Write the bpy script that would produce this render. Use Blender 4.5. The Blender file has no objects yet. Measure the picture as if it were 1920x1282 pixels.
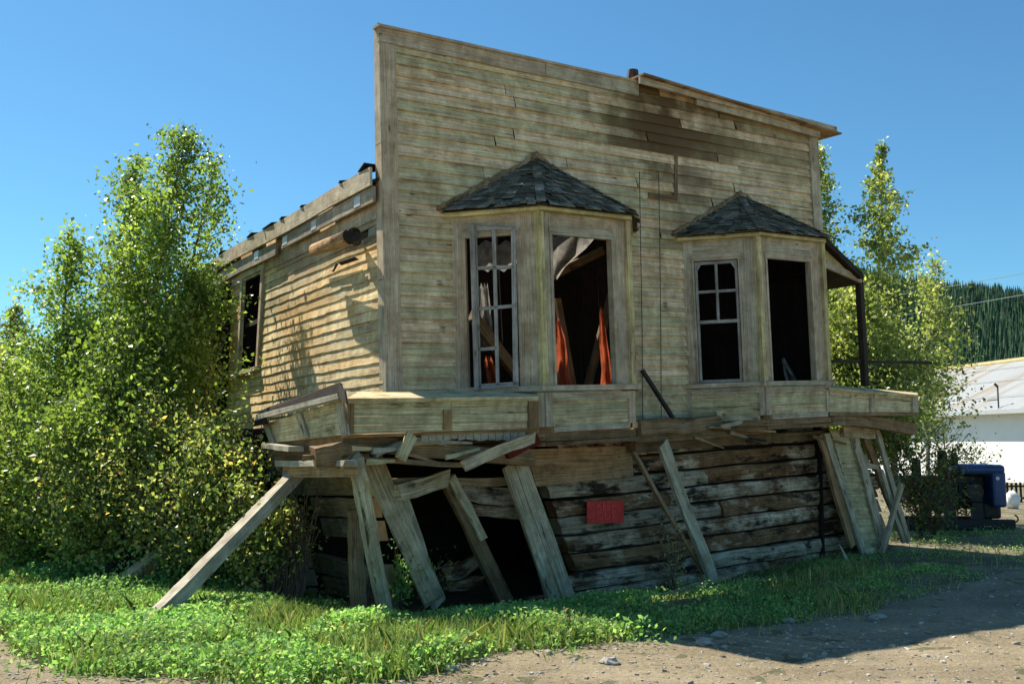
import bpy, math, random
import numpy as np
from mathutils import Vector as V, noise as mn
random.seed(7); RNG = np.random.default_rng(11)
SC = bpy.context.scene
R = math.radians
# ------------------------------------------------------------------ camera, sky, sun, exposure
FPX, EYE, HOR = 1866.67, 1.65, 825.0
TH = math.atan((HOR - 641) / FPX)
cd = bpy.data.cameras.new('camera'); cam = bpy.data.objects.new('camera', cd); SC.collection.objects.link(cam)
cd.sensor_width = 36; cd.lens = 35; cd.clip_start = .1; cd.clip_end = 5000
cam.location = (0, 0, EYE); cam.rotation_euler = (math.pi / 2 + TH, 0, 0); SC.camera = cam
SUN_EL = R(53); TX, TY = .77, -.638          # horizontal travel direction of the sunlight
wd = bpy.data.worlds.new('World'); SC.world = wd; wd.use_nodes = True
wn = wd.node_tree.nodes; wn.clear()
sky = wn.new('ShaderNodeTexSky'); sky.sky_type = 'NISHITA'; sky.sun_disc = False
sky.sun_elevation = SUN_EL; sky.sun_rotation = math.atan2(-TX, -TY)
sky.air_density = 1.0; sky.dust_density = .3; sky.ozone_density = 2.6; sky.altitude = 400
bg = wn.new('ShaderNodeBackground'); bg.inputs[1].default_value = .15
wo = wn.new('ShaderNodeOutputWorld')
tint = wn.new('ShaderNodeMixRGB'); tint.blend_type = 'MULTIPLY'; tint.inputs[0].default_value = 1; tint.inputs[2].default_value = (.245, .425, .475, 1)   # slide-film blue
wd.node_tree.links.new(sky.outputs[0], tint.inputs[1]); wd.node_tree.links.new(tint.outputs[0], bg.inputs[0]); wd.node_tree.links.new(bg.outputs[0], wo.inputs[0])
ld = bpy.data.lights.new('sun', 'SUN'); ld.energy = 4.2; ld.angle = R(.5); ld.color = (1, .93, .8)
lo = bpy.data.objects.new('sun', ld); SC.collection.objects.link(lo)
_h = math.cos(SUN_EL) / math.hypot(TX, TY)
SUND = V((TX * _h, TY * _h, -math.sin(SUN_EL)))
lo.rotation_euler = SUND.to_track_quat('-Z', 'Y').to_euler()
SC.view_settings.view_transform = 'Standard'; SC.view_settings.look = 'None'
SC.view_settings.gamma = 1; SC.view_settings.exposure = 1.0
# ------------------------------------------------------------------ real planes of the place
P0 = V((-1.39, 10.6, 0)); U = V((.806, .592, 0)).normalized(); OUT = V((.592, -.806, 0)).normalized()
SV = V((-.51, .86, 0)).normalized(); SOUT = V((-.86, -.51, 0)).normalized()
CO = V((0, 0, EYE))
def ray(px, py):
    x = (px - 960) / FPX; y = (641 - py) / FPX
    return V((x, math.cos(TH) - y * math.sin(TH), math.sin(TH) + y * math.cos(TH)))
def hit(px, py, p, n):
    d = ray(px, py); return CO + d * ((p - CO).dot(n) / d.dot(n))
def FP(px, py, off=0.): return hit(px, py, P0 + OUT * off, OUT)
def SP(px, py, off=0.): return hit(px, py, P0 + SOUT * off, SOUT)
def YP(px, py, y): return hit(px, py, V((0, y, 0)), V((0, 1, 0)))
def GP(px, py, z=0.): return hit(px, py, V((0, 0, z)), V((0, 0, 1)))
QBL, QBR, QTL, QTR = FP(723, 800), FP(1557, 765), FP(708, 50), FP(1527, 228)
def FQ(a, b, n=0.):
    return (QBL * (1 - a) + QBR * a) * (1 - b) + (QTL * (1 - a) + QTR * a) * b + OUT * n
def AB(px, py, n=0.):
    P = FP(px, py, n); a, b = .5, .5
    for _ in range(12):
        q = FQ(a, b, n); da = (FQ(a + 1e-4, b, n) - q) / 1e-4; db = (FQ(a, b + 1e-4, n) - q) / 1e-4
        r = P - q; a11 = da.dot(da); a12 = da.dot(db); a22 = db.dot(db); b1 = r.dot(da); b2 = r.dot(db)
        det = a11 * a22 - a12 * a12
        a += (b1 * a22 - b2 * a12) / det; b += (a11 * b2 - a12 * b1) / det
    return a, b
def sst(e0, e1, x):
    t = min(1, max(0, (x - e0) / (e1 - e0))); return t * t * (3 - 2 * t)
def gz(x, y):
    d = V((x, y, 0)) - P0; t = d.dot(U); n = d.dot(OUT)
    m = (1 - sst(.3, 2.0, n)) * sst(-8.5, -7, n) * sst(-1.6, .2, t) * (1 - sst(8, 10, t))
    z = -(.36 - .3 * sst(2.5, 8.5, t)) * m
    z += .03 * mn.noise(V((x * .7, y * .7, 0))) + .012 * mn.noise(V((x * 2.3, y * 2.3, 3))) + .014 * mn.noise(V((x * 5.5, y * 5.5, 8)))
    return z
# ------------------------------------------------------------------ mesh helpers
def link(o): SC.collection.objects.link(o); return o
def tag(o, label=None, cat=None, group=None, kind=None):
    for k, v in (('label', label), ('category', cat), ('group', group), ('kind', kind)):
        if v: o[k] = v
    return o
def empty(name, loc, label, cat, group=None):
    o = bpy.data.objects.new(name, None); o.empty_display_size = .2; link(o); o.location = loc
    return tag(o, label, cat, group)
def rootloc(p):
    l = V((0, 0, 0))
    while p is not None: l = l + V(p.location); p = p.parent
    return l
class MB:
    def __init__(s): s.v = []; s.f = []; s.uv = []; s.r = []
    def face(s, idx, uvs, r): s.f.append(idx); s.uv.extend(uvs); s.r.append(r)
    def slab(s, a, b, c, d, t=.02, r=None):
        """quad a b c d counter-clockwise seen from its front, thickness t backwards"""
        a, b, c, d = V(a), V(b), V(c), V(d)
        n = (c - a).cross(d - b).normalized(); r = random.random() if r is None else r
        k = len(s.v); s.v += [a, b, c, d] + [p - n * t for p in (a, b, c, d)]
        w = ((b - a).length + (c - d).length) / 2; h = ((d - a).length + (c - b).length) / 2
        ou, ov = random.random() * 50, random.random() * 50
        q = [(ou, ov), (ou + w, ov), (ou + w, ov + h), (ou, ov + h)] if w >= h else [(ou, ov), (ou, ov + w), (ou + h, ov + w), (ou + h, ov)]
        s.face((k, k + 1, k + 2, k + 3), q, r); s.face((k + 7, k + 6, k + 5, k + 4), q, r)
        for i in range(4):
            j = (i + 1) % 4; L = (s.v[k + i] - s.v[k + j]).length
            s.face((k + j, k + i, k + 4 + i, k + 4 + j), [(ou + L, ov), (ou, ov), (ou, ov + t), (ou + L, ov + t)], r)
        return s
    def beam(s, p, q, w, t, hint=(0, 0, 1), seg=1, jit=0., bow=None, r=None, tap=1., rough=0.):
        """timber p->q; w across along hint, t the other way"""
        p, q = V(p), V(q); ax = (q - p).normalized(); h = V(hint); h = (h - ax * h.dot(ax)).normalized(); g = ax.cross(h)
        L = (q - p).length; r = random.random() if r is None else r; ou, ov = random.random() * 50, random.random() * 50
        k = len(s.v); sd = random.random() * 100
        for i in range(seg + 1):
            f = i / seg; c = p.lerp(q, f); k2 = 1 + (tap - 1) * f
            if bow is not None: c = c + V(bow) * math.sin(f * math.pi)
            if jit: c = c + h * jit * mn.noise(V((f * L * 1.5, sd, 0))) * 2 + g * jit * mn.noise(V((f * L * 1.5, sd, 9))) * 2
            for (x, y) in ((-1, -1), (1, -1), (1, 1), (-1, 1)):
                e = 1 + rough * mn.noise(V((f * L * 6, sd, x * 3 + y)))*1.5
                jag = ax * (random.uniform(-.25, .3) * w) if rough and i in (0, seg) else V((0, 0, 0))
                s.v.append(c + h * (x * w / 2 * k2 * e) + g * (y * t / 2 * k2 * e) + jag)
        for i in range(seg):
            for j in range(4):
                j2 = (j + 1) % 4; a = k + i * 4
                x0, x1 = ou + L * i / seg, ou + L * (i + 1) / seg; wv = w if j % 2 == 0 else t
                y0 = ov + j * .7
                s.face((a + j, a + j2, a + 4 + j2, a + 4 + j), [(x0, y0), (x0, y0 + wv), (x1, y0 + wv), (x1, y0)], r)
        e = k + seg * 4
        s.face((k + 3, k + 2, k + 1, k), [(ou, ov), (ou, ov + w), (ou + .02, ov + w), (ou + .02, ov)], r)
        s.face((e, e + 1, e + 2, e + 3), [(ou, ov), (ou, ov + w), (ou + .02, ov + w), (ou + .02, ov)], r)
        return s
    def tube(s, pts, rads, n=6, cap=True, r=None):
        r = random.random() if r is None else r; k = len(s.v); pts = [V(p) for p in pts]; L = 0; ou = random.random() * 50
        if not hasattr(rads, '__len__'): rads = [rads] * len(pts)
        for i, p in enumerate(pts):
            a = pts[max(0, i - 1)]; b = pts[min(len(pts) - 1, i + 1)]; ax = (b - a).normalized()
            h = ax.orthogonal().normalized() if i == 0 else (h - ax * h.dot(ax)).normalized()
            g = ax.cross(h)
            for j in range(n):
                t = 2 * math.pi * j / n; s.v.append(p + (h * math.cos(t) + g * math.sin(t)) * rads[i])
        for i in range(len(pts) - 1):
            d = (pts[i + 1] - pts[i]).length
            for j in range(n):
                j2 = (j + 1) % n; a = k + i * n; v0 = rads[i] * 6 * j / n; v1 = rads[i] * 6 * (j + 1) / n
                s.face((a + j, a + j2, a + n + j2, a + n + j), [(ou + L, v0), (ou + L, v1), (ou + L + d, v1), (ou + L + d, v0)], r)
            L += d
        if cap:
            e = k + (len(pts) - 1) * n
            s.face(tuple(k + j for j in reversed(range(n))), [(0, 0)] * n, r); s.face(tuple(e + j for j in range(n)), [(0, 0)] * n, r)
        return s
    def build(s, name, mat, parent=None, smooth=False, bevel=0):
        o0 = rootloc(parent)
        me = bpy.data.meshes.new(name); me.from_pydata([tuple(p - o0) for p in s.v], [], s.f)
        uv = me.uv_layers.new(name='UVMap'); uv.data.foreach_set('uv', [c for q in s.uv for c in q])
        at = me.attributes.new('rnd', 'FLOAT', 'FACE'); at.data.foreach_set('value', s.r)
        if smooth: me.polygons.foreach_set('use_smooth', [True] * len(me.polygons))
        me.materials.append(mat); me.update()
        o = bpy.data.objects.new(name, me); link(o)
        if parent is not None: o.parent = parent
        if bevel:
            m = o.modifiers.new('b', 'BEVEL'); m.width = bevel; m.segments = 2; m.limit_method = 'ANGLE'
        return o
def arr_mesh(name, verts, k, mat, parent=None, rnd=None, clump=None):
    """verts (N,k,3): N separate k-gons"""
    N = verts.shape[0]; o0 = np.array(rootloc(parent)); vv = (verts - o0).reshape(-1, 3).astype(np.float32)
    me = bpy.data.meshes.new(name); me.vertices.add(N * k); me.vertices.foreach_set('co', vv.ravel())
    me.loops.add(N * k); me.loops.foreach_set('vertex_index', np.arange(N * k, dtype=np.int32))
    me.polygons.add(N); me.polygons.foreach_set('loop_start', np.arange(0, N * k, k, dtype=np.int32))
    me.update(calc_edges=True)
    at = me.attributes.new('rnd', 'FLOAT', 'FACE'); at.data.foreach_set('value', (RNG.random(N) if rnd is None else rnd).astype(np.float32))
    at = me.attributes.new('clump', 'FLOAT', 'FACE'); at.data.foreach_set('value', (np.zeros(N) if clump is None else clump).astype(np.float32))
    me.materials.append(mat); o = bpy.data.objects.new(name, me); link(o)
    if parent is not None: o.parent = parent
    return o
def unit(a): return a / np.maximum(np.linalg.norm(a, axis=1, keepdims=True), 1e-6)
def leaf_quads(P, size, up=.35, aspect=.62):
    N = len(P); n = RNG.normal(size=(N, 3)); n[:, 2] += up; n = unit(n)
    t = unit(np.cross(n, RNG.normal(size=(N, 3)))); w = np.cross(n, t); s = size[:, None] * .5
    bend = n * s * .25
    return np.stack([P - t * s, P + w * s * aspect + bend - t * s * .15, P + t * s, P - w * s * aspect + bend - t * s * .15], 1)
# ------------------------------------------------------------------ materials
def newmat(name):
    m = bpy.data.materials.new(name); m.use_nodes = True; nt = m.node_tree; nt.nodes.clear()
    o = nt.nodes.new('ShaderNodeOutputMaterial'); p = nt.nodes.new('ShaderNodeBsdfPrincipled'); nt.links.new(p.outputs[0], o.inputs[0])
    return m, nt, p, o
class G:
    def __init__(s, nt): s.nt = nt
    def n(s, t, **k):
        x = s.nt.nodes.new('ShaderNode' + t)
        for a, b in k.items(): setattr(x, a, b)
        return x
    def l(s, a, b): s.nt.links.new(a, b)
    def noise(s, vec, scale, detail=4, rough=.6, map_=None):
        if map_ is not None:
            m = s.n('Mapping'); m.inputs['Scale'].default_value = map_; s.l(vec, m.inputs[0]); vec = m.outputs[0]
        x = s.n('TexNoise'); x.inputs['Scale'].default_value = scale; x.inputs['Detail'].default_value = detail; x.inputs['Roughness'].default_value = rough
        s.l(vec, x.inputs['Vector']); return x.outputs['Fac']
    def ramp(s, fac, stops):
        x = s.n('ValToRGB'); e = x.color_ramp.elements
        while len(e) < len(stops): e.new(.5)
        for i, (p, c) in enumerate(stops):
            e[i].position = p; e[i].color = (c, c, c, 1) if not hasattr(c, '__len__') else (*c, 1)
        s.l(fac, x.inputs[0]); return x.outputs[0]
    def mix(s, fac, a, b, mode='MIX'):
        x = s.n('MixRGB', blend_type=mode)
        for i, q in ((0, fac), (1, a), (2, b)):
            if hasattr(q, 'links') : s.l(q, x.inputs[i])
            elif hasattr(q, '__len__'): x.inputs[i].default_value = (*q, 1)
            else: x.inputs[i].default_value = q if i == 0 else (q, q, q, 1)
        return x.outputs[0]
    def math(s, op, a, b=0.):
        x = s.n('Math', operation=op)
        for i, q in ((0, a), (1, b)):
            if hasattr(q, 'links'): s.l(q, x.inputs[i])
            else: x.inputs[i].default_value = q
        return x.outputs[0]
    def attr(s, name): x = s.n('Attribute'); x.attribute_name = name; return x.outputs['Fac']
    def bump(s, h, strength, dist, p):
        x = s.n('Bump'); x.inputs['Strength'].default_value = strength; x.inputs['Distance'].default_value = dist
        s.l(h, x.inputs['Height']); s.l(x.outputs[0], p.inputs['Normal'])
def wood(name, wood_c, grey_c, paint_c=None, paint=.5, dark=.35, dark_c=(.035, .022, .012), stain=None, vary=.35, flake=9., bumps=.7, pscale=1.3, dkt=.57, gr=.6, gsc=(1.3, 80), wear=.7):
    m, nt, p, o = newmat(name); g = G(nt); p.inputs['Roughness'].default_value = .88
    p.inputs['Specular IOR Level'].default_value = .25
    uv = g.n('TexCoord').outputs['UV']; pos = g.n('NewGeometry').outputs['Position']
    grain = g.noise(uv, 1, 5, .6, (gsc[0], gsc[1], 1)); fine = g.noise(uv, 1, 4, .7, (9, 190, 1))
    streak = g.noise(uv, 1, 4, .6, (.5, 7, 1))
    big = g.noise(pos, pscale, 5, .65)
    c = g.mix(g.ramp(streak, [(.35, 0), (.65, 1)]), wood_c, grey_c)
    if paint_c is not None:
        fl = g.noise(uv, 1, 6, .72, (2.2, flake * 1.3, 1))
        mk = g.math('ADD', g.math('ADD', g.math('MULTIPLY', fl, .6), g.math('MULTIPLY', big, .4)), g.math('MULTIPLY', g.math('SUBTRACT', g.attr('rnd'), .5), .2))
        c = g.mix(g.ramp(mk, [(paint - .05, 1), (paint + .07, 0)]), c, paint_c)
    c = g.mix(g.ramp(grain, [(.34, gr), (.6, 0)]), c, dark_c)
    dk = g.noise(uv, 1, 6, .7, (1.6, 6, 1))
    c = g.mix(g.math('MULTIPLY', g.ramp(dk, [(dkt, 0), (dkt + .09, 1)]), dark), c, dark_c)
    rv = g.attr('rnd')
    c = g.mix(1., c, g.ramp(rv, [(0, 1 - vary), (1, 1 + vary * .6)]), 'MULTIPLY')
    c = g.mix(.35, c, g.ramp(fine, [(.3, .45), (.7, 1.4)]), 'MULTIPLY')
    knots = g.n('TexVoronoi'); knots.inputs['Scale'].default_value = 1
    mp = g.n('Mapping'); mp.inputs['Scale'].default_value = (1.7, 5.5, 1); g.l(uv, mp.inputs[0]); g.l(mp.outputs[0], knots.inputs['Vector'])
    c = g.mix(g.ramp(knots.outputs['Distance'], [(.05, .8), (.1, 0)]), c, dark_c)
    crack = g.noise(uv, 1, 3, .6, (1.1, 120, 1)); cm = g.noise(pos, 2.2, 3, .6)
    c = g.mix(g.math('MULTIPLY', g.ramp(crack, [(.33, 1), (.385, 0)]), .85), c, dark_c)
    drip = g.noise(pos, 1, 5, .65, (6, 6, 1.3)); mott = g.noise(pos, 4.5, 6, .7)
    c = g.mix(wear * .5, c, g.ramp(drip, [(.34, (.55, .48, .40)), (.62, (1.12, 1.12, 1.12))]), 'MULTIPLY')
    c = g.mix(wear, c, g.ramp(mott, [(.36, (.55, .50, .44)), (.6, (1.08, 1.08, 1.08))]), 'MULTIPLY')
    if stain:
        for (ctr, rad, col, amt) in stain:
            d = g.n('VectorMath', operation='DISTANCE'); g.l(pos, d.inputs[0]); d.inputs[1].default_value = ctr
            f = g.math('ADD', g.math('ADD', g.math('DIVIDE', d.outputs['Value'], rad), g.math('MULTIPLY', g.math('SUBTRACT', g.attr('rnd'), .5), .8)), g.math('MULTIPLY', g.math('SUBTRACT', g.noise(pos, 2.6, 5, .7), .5), 1.6))
            c = g.mix(g.math('MULTIPLY', g.ramp(f, [(.3, 1), (1., 0)]), amt), c, col)
    g.l(c, p.inputs['Base Color'])
    h = g.math('ADD', g.math('MULTIPLY', grain, .7), g.math('MULTIPLY', fine, .3))
    g.bump(h, bumps, .006, p)
    return m
SCN = {}
st = [(tuple(FP(1245, 222)), .95, (.10, .05, .015), .95), (tuple(FP(1345, 240)), .85, (.16, .10, .04), .8), (tuple(FP(1190, 215)), .8, (.13, .08, .03), .7),
      (tuple(FP(1290, 335)), .6, (.16, .10, .05), .7), (tuple(FP(1270, 430)), .45, (.2, .14, .07), .5), (tuple(FP(1465, 260)), .9, (.22, .15, .07), .5)]
M = {
 'front': wood('weathered_green_siding', (.88, .62, .34), (.92, .75, .52), (1., .87, .50), .49, .4, stain=st, vary=.26, flake=7, dark_c=(.15, .10, .055), gr=.5),
 'side': wood('weathered_ochre_siding', (.80, .54, .24), (.76, .63, .38), (.92, .78, .46), .50, .5, vary=.45, flake=6, dark_c=(.24, .12, .04), pscale=.8, gr=.4,
              stain=[(tuple(SP(420, 600)), 1.7, (.48, .24, .05), .85), (tuple(SP(560, 640)), 1.0, (.62, .34, .09), .6), (tuple(SP(560, 470)), .8, (.34, .25, .15), .6)]),
 'trim': wood('weathered_grey_trim', (.62, .46, .29), (.64, .56, .42), (.76, .68, .48), .44, .3, vary=.2, dark_c=(.10, .075, .05), gr=.45),
 'trimpaint': wood('yellow_green_painted_trim', (.62, .44, .22), (.66, .54, .32), (.92, .80, .38), .58, .35, vary=.18, dark_c=(.08, .06, .035)),
 'panel': wood('pale_panel_board', (.64, .46, .24), (.66, .55, .36), (.90, .80, .46), .54, .7, vary=.3, dark_c=(.12, .08, .04), gr=.55),
 'fascia': wood('sunbleached_fascia', (.55, .45, .30), (.42, .40, .34), None, vary=.25, dark_c=(.14, .10, .06)),
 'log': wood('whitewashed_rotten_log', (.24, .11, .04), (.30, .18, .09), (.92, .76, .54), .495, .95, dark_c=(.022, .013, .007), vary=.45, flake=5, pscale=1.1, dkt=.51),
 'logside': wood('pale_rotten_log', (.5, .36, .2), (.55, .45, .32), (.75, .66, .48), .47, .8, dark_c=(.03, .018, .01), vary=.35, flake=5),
 'beam': wood('brown_rotten_beam', (.42, .25, .11), (.46, .33, .19), None, vary=.4, dark=.7, dark_c=(.04, .024, .012)),
 'prop': wood('grey_green_timber', (.6, .45, .26), (.64, .55, .38), (.80, .72, .52), .47, .9, vary=.2, dark_c=(.06, .042, .022)),
 'proplight': wood('bleached_timber', (.5, .45, .35), (.55, .52, .43), None, vary=.15, dark=.3, dark_c=(.18, .14, .09)),
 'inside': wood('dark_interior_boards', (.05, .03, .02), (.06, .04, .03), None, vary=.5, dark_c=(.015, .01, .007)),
 'blackwood': wood('blackened_wood', (.05, .035, .025), (.06, .05, .04), None, vary=.4, dark_c=(.012, .01, .008)),
 'redwood': wood('red_stained_wood', (.25, .03, .02), (.3, .04, .025), None, vary=.3, dark_c=(.05, .01, .01)),
 'sash': wood('chalky_sash', (.42, .40, .36), (.46, .45, .42), (.55, .54, .50), .5, .3, vary=.15, dark_c=(.14, .11, .08)),
}
def shingle_mat():
    m, nt, p, o = newmat('mossy_shingle'); g = G(nt); p.inputs['Roughness'].default_value = .9
    uv = g.n('TexCoord').outputs['UV']; pos = g.n('NewGeometry').outputs['Position']
    a = g.noise(uv, 1, 5, .7, (6, 70, 1)); b = g.noise(pos, 6, 4, .7)
    c = g.ramp(g.attr('rnd'), [(0, (.06, .05, .033)), (.5, (.19, .165, .115)), (.82, (.31, .28, .21)), (.93, (.36, .37, .36)), (1, (.55, .55, .53))])
    c = g.mix(g.ramp(b, [(.45, 0), (.65, .8)]), c, (.045, .055, .025))
    c = g.mix(.6, c, g.ramp(a, [(.3, .35), (.7, 1.4)]), 'MULTIPLY')
    g.l(c, p.inputs['Base Color']); g.bump(a, .8, .006, p); return m
M['shingle'] = shingle_mat()
def leaf_mat(name, cols, trans=.5, rough=.38, cl=(.9, 1.7), spec=.6):
    m, nt, p, o = newmat(name); g = G(nt)
    c = g.ramp(g.attr('rnd'), [(i / (len(cols) - 1), c) for i, c in enumerate(cols)])
    c = g.mix(1, c, g.ramp(g.attr('clump'), [(0, cl[0]), (1, cl[1])]), 'MULTIPLY')
    g.l(c, p.inputs['Base Color']); p.inputs['Roughness'].default_value = rough; p.inputs['Specular IOR Level'].default_value = spec
    t = g.n('BsdfTranslucent'); g.l(g.mix(1, c, (1.9, 1.95, 1.1), 'MULTIPLY'), t.inputs['Color'])
    mx = g.n('MixShader'); mx.inputs[0].default_value = trans; g.l(p.outputs[0], mx.inputs[1]); g.l(t.outputs[0], mx.inputs[2]); g.l(mx.outputs[0], o.inputs[0])
    return m
M['leaf'] = leaf_mat('poplar_leaf', [(.06, .10, .025), (.11, .17, .035), (.18, .24, .05), (.27, .32, .10)])
M['leafr'] = leaf_mat('pale_aspen_leaf', [(.07, .10, .03), (.13, .17, .045), (.22, .25, .08), (.36, .36, .18)])
M['bush'] = leaf_mat('turning_bush_leaf', [(.07, .11, .03), (.13, .19, .05), (.20, .26, .08), (.31, .30, .12), (.45, .23, .06)])
M['bushr'] = leaf_mat('dark_bush_leaf', [(.025, .05, .015), (.05, .09, .02), (.10, .13, .04), (.12, .08, .03)])  # darker leaf tones than the other bush leaves
M['weed'] = leaf_mat('weed_leaf', [(.075, .155, .045), (.115, .23, .065), (.165, .30, .09), (.22, .36, .14), (.33, .36, .18)], .45, .65, spec=.2)
M['grass'] = leaf_mat('grass_blade', [(.08, .13, .03), (.12, .18, .045), (.17, .23, .07), (.30, .28, .13)], .28, .6, spec=.25)
M['dry'] = leaf_mat('dry_vine_leaf', [(.20, .15, .06), (.26, .22, .09), (.34, .31, .16), (.28, .17, .07)], .3, .6)
M['conifer'] = leaf_mat('spruce_needles', [(.035, .085, .05), (.05, .12, .06), (.075, .15, .07)], .25, .8, (.6, 1.3))
def bark_mat(name, c1, c2):
    m, nt, p, o = newmat(name); g = G(nt); p.inputs['Roughness'].default_value = .9
    uv = g.n('TexCoord').outputs['UV']; a = g.noise(uv, 1, 5, .7, (14, 5, 1))
    g.l(g.ramp(a, [(.38, c1), (.62, c2)]), p.inputs['Base Color']); g.bump(a, .6, .01, p); return m
M['bark'] = bark_mat('poplar_bark', (.07, .055, .035), (.25, .21, .15))
M['barkw'] = bark_mat('pale_birch_bark', (.12, .10, .08), (.55, .52, .44))
M['twig'] = bark_mat('brown_twig', (.05, .03, .02), (.16, .10, .06))
def plain(name, col, rough=.6, metal=0., var=.25, sc=6, bump=0.):
    m, nt, p, o = newmat(name); g = G(nt); pos = g.n('NewGeometry').outputs['Position']
    a = g.noise(pos, sc, 5, .65)
    g.l(g.mix(1, col, g.ramp(a, [(.3, 1 - var), (.7, 1 + var)]), 'MULTIPLY'), p.inputs['Base Color'])
    p.inputs['Roughness'].default_value = rough; p.inputs['Metallic'].default_value = metal
    if bump: g.bump(a, bump, .01, p)
    return m
M['sign'] = plain('red_sign_paint', (.60, .010, .008), .5, var=.35, sc=14)
M['signtext'] = plain('faded_sign_letter', (.75, .045, .04), .5, var=.3, sc=14)
M['tin'] = plain('dull_tin_tag', (.55, .55, .53), .45, .3, var=.3, sc=30)
M['wire'] = plain('dark_wire', (.05, .05, .045), .6)
M['rust'] = plain('rusted_iron', (.07, .04, .025), .8, .2, var=.6, sc=18, bump=.4)
M['engine'] = plain('greasy_dark_iron', (.022, .02, .018), .6, .3, var=.6, sc=12)
M['blue'] = plain('dull_blue_enamel', (.018, .055, .17), .45, var=.3, sc=5)
M['white'] = plain('whitewashed_wall', (.86, .85, .80), .8, var=.05, sc=2)
M['rock'] = plain('pale_stone', (.33, .31, .27), .9, var=.35, sc=12, bump=.5)
M['sack'] = plain('white_plastic', (.8, .8, .78), .5, var=.15)
M['line'] = plain('pale_cable', (.42, .5, .46), .5, var=.05)
M['rafter'] = M['inside']
def cloth_mat(name, col, tr):
    m, nt, p, o = newmat(name); g = G(nt); pos = g.n('NewGeometry').outputs['Position']
    c = g.mix(1, col, g.ramp(g.noise(pos, 7, 4, .6), [(.35, .5), (.65, 1.2)]), 'MULTIPLY'); g.l(c, p.inputs['Base Color']); p.inputs['Roughness'].default_value = .9
    t = g.n('BsdfTranslucent'); g.l(c, t.inputs['Color']); mx = g.n('MixShader'); mx.inputs[0].default_value = tr
    g.l(p.outputs[0], mx.inputs[1]); g.l(t.outputs[0], mx.inputs[2]); g.l(mx.outputs[0], o.inputs[0]); return m
M['orange'] = cloth_mat('orange_red_standin', (.50, .12, .05), .5)  # translucent so sun glows through; stands in for red boards
M['pale'] = cloth_mat('pale_torn_cloth', (.42, .40, .36), .4)
def ground_mats():
    for key, nm, ca, cb, green in (('road', 'gravel_road', (.29, .23, .14), (.39, .32, .21), 0), ('soil', 'soil', (.24, .19, .12), (.37, .31, .22), .55)):
        m, nt, p, o = newmat(nm); g = G(nt); p.inputs['Roughness'].default_value = .95; p.inputs['Specular IOR Level'].default_value = .2
        pos = g.n('NewGeometry').outputs['Position']
        a = g.noise(pos, .8, 6, .65); b = g.noise(pos, 26, 5, .75); d = g.noise(pos, 110, 3, .7); tr = g.noise(pos, 1, 4, .6, (.35, 2.4, 1))
        c = g.mix(g.ramp(a, [(.35, 0), (.65, 1)]), ca, cb)
        c = g.mix(.7, c, g.ramp(b, [(.3, .55), (.7, 1.4)]), 'MULTIPLY')
        c = g.mix(.6, c, g.ramp(d, [(.3, .45), (.7, 1.5)]), 'MULTIPLY')
        c = g.mix(.6, c, g.ramp(tr, [(.35, .78), (.6, 1.15)]), 'MULTIPLY')
        vo = g.n('TexVoronoi'); vo.inputs['Scale'].default_value = 38; g.l(pos, vo.inputs['Vector'])
        c = g.mix(g.ramp(vo.outputs['Distance'], [(.12, .55), (.2, 0)]), c, (.45, .42, .37))
        if green: c = g.mix(g.math('MULTIPLY', g.ramp(g.noise(pos, 1.7, 5, .7), [(.4, 0), (.55, 1)]), green), c, (.05, .08, .02))
        g.l(c, p.inputs['Base Color'])
        g.bump(g.math('ADD', g.math('MULTIPLY', b, .7), g.math('MULTIPLY', d, .5)), .9, .035, p); M[key] = m
ground_mats()
def roofmetal():
    m, nt, p, o = newmat('corrugated_roof_metal'); g = G(nt); p.inputs['Roughness'].default_value = .5; p.inputs['Metallic'].default_value = .15
    uv = g.n('TexCoord').outputs['UV']
    s = g.noise(uv, 1, 2, .5, (1.1, .12, 1)); w = g.n('TexWave', bands_direction='X'); w.inputs['Scale'].default_value = 3.2; g.l(uv, w.inputs['Vector'])
    c = g.mix(g.ramp(s, [(.5, 0), (.62, .8)]), (.36, .37, .365), (.30, .22, .13))
    c = g.mix(.5, c, g.ramp(g.noise(uv, 1, 4, .6, (5, .8, 1)), [(.3, .75), (.7, 1.15)]), 'MULTIPLY')
    g.l(c, p.inputs['Base Color']); g.bump(w.outputs['Fac'], .5, .03, p); M['roofmetal'] = m
roofmetal()
M['ridgecap'] = plain('yellow_ridge_cap', (.72, .58, .27), .6)
# ------------------------------------------------------------------ ground, road, hill
def grid(name, xs, ys, zf, mat, keep=None):
    nx, ny = len(xs), len(ys); v = [(x, y, zf(x, y)) for y in ys for x in xs]
    f = [(j * nx + i, j * nx + i + 1, (j + 1) * nx + i + 1, (j + 1) * nx + i) for j in range(ny - 1) for i in range(nx - 1)
         if keep is None or keep((xs[i] + xs[i + 1]) / 2, (ys[j] + ys[j + 1]) / 2)]
    me = bpy.data.meshes.new(name); me.from_pydata(v, [], f); me.polygons.foreach_set('use_smooth', [True] * len(f)); me.materials.append(mat)
    return link(bpy.data.objects.new(name, me))
xs = list(np.concatenate([[-2500, -900, -300, -120, -60, -30, -20], np.arange(-14, 14, .2), [16, 20, 26, 34, 60, 120, 300, 900, 2500]]))
ys = list(np.concatenate([[-300, -60, -10, 0, 2], np.arange(4, 22, .2), [24, 28, 34, 45, 60, 100, 200, 500, 1200, 3500]]))
tag(grid('ground', xs, ys, gz, M['soil']), kind='structure')
EDGE = [(-900, 1000), (-300, 1130), (0, 1192), (60, 1235), (140, 1258), (250, 1272), (400, 1284), (560, 1290), (700, 1282), (820, 1258), (900, 1240), (960, 1218), (1080, 1214), (1200, 1200), (1350, 1182), (1500, 1166), (1620, 1148), (1700, 1128), (1800, 1098), (1920, 1060), (2300, 1010)]
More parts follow.
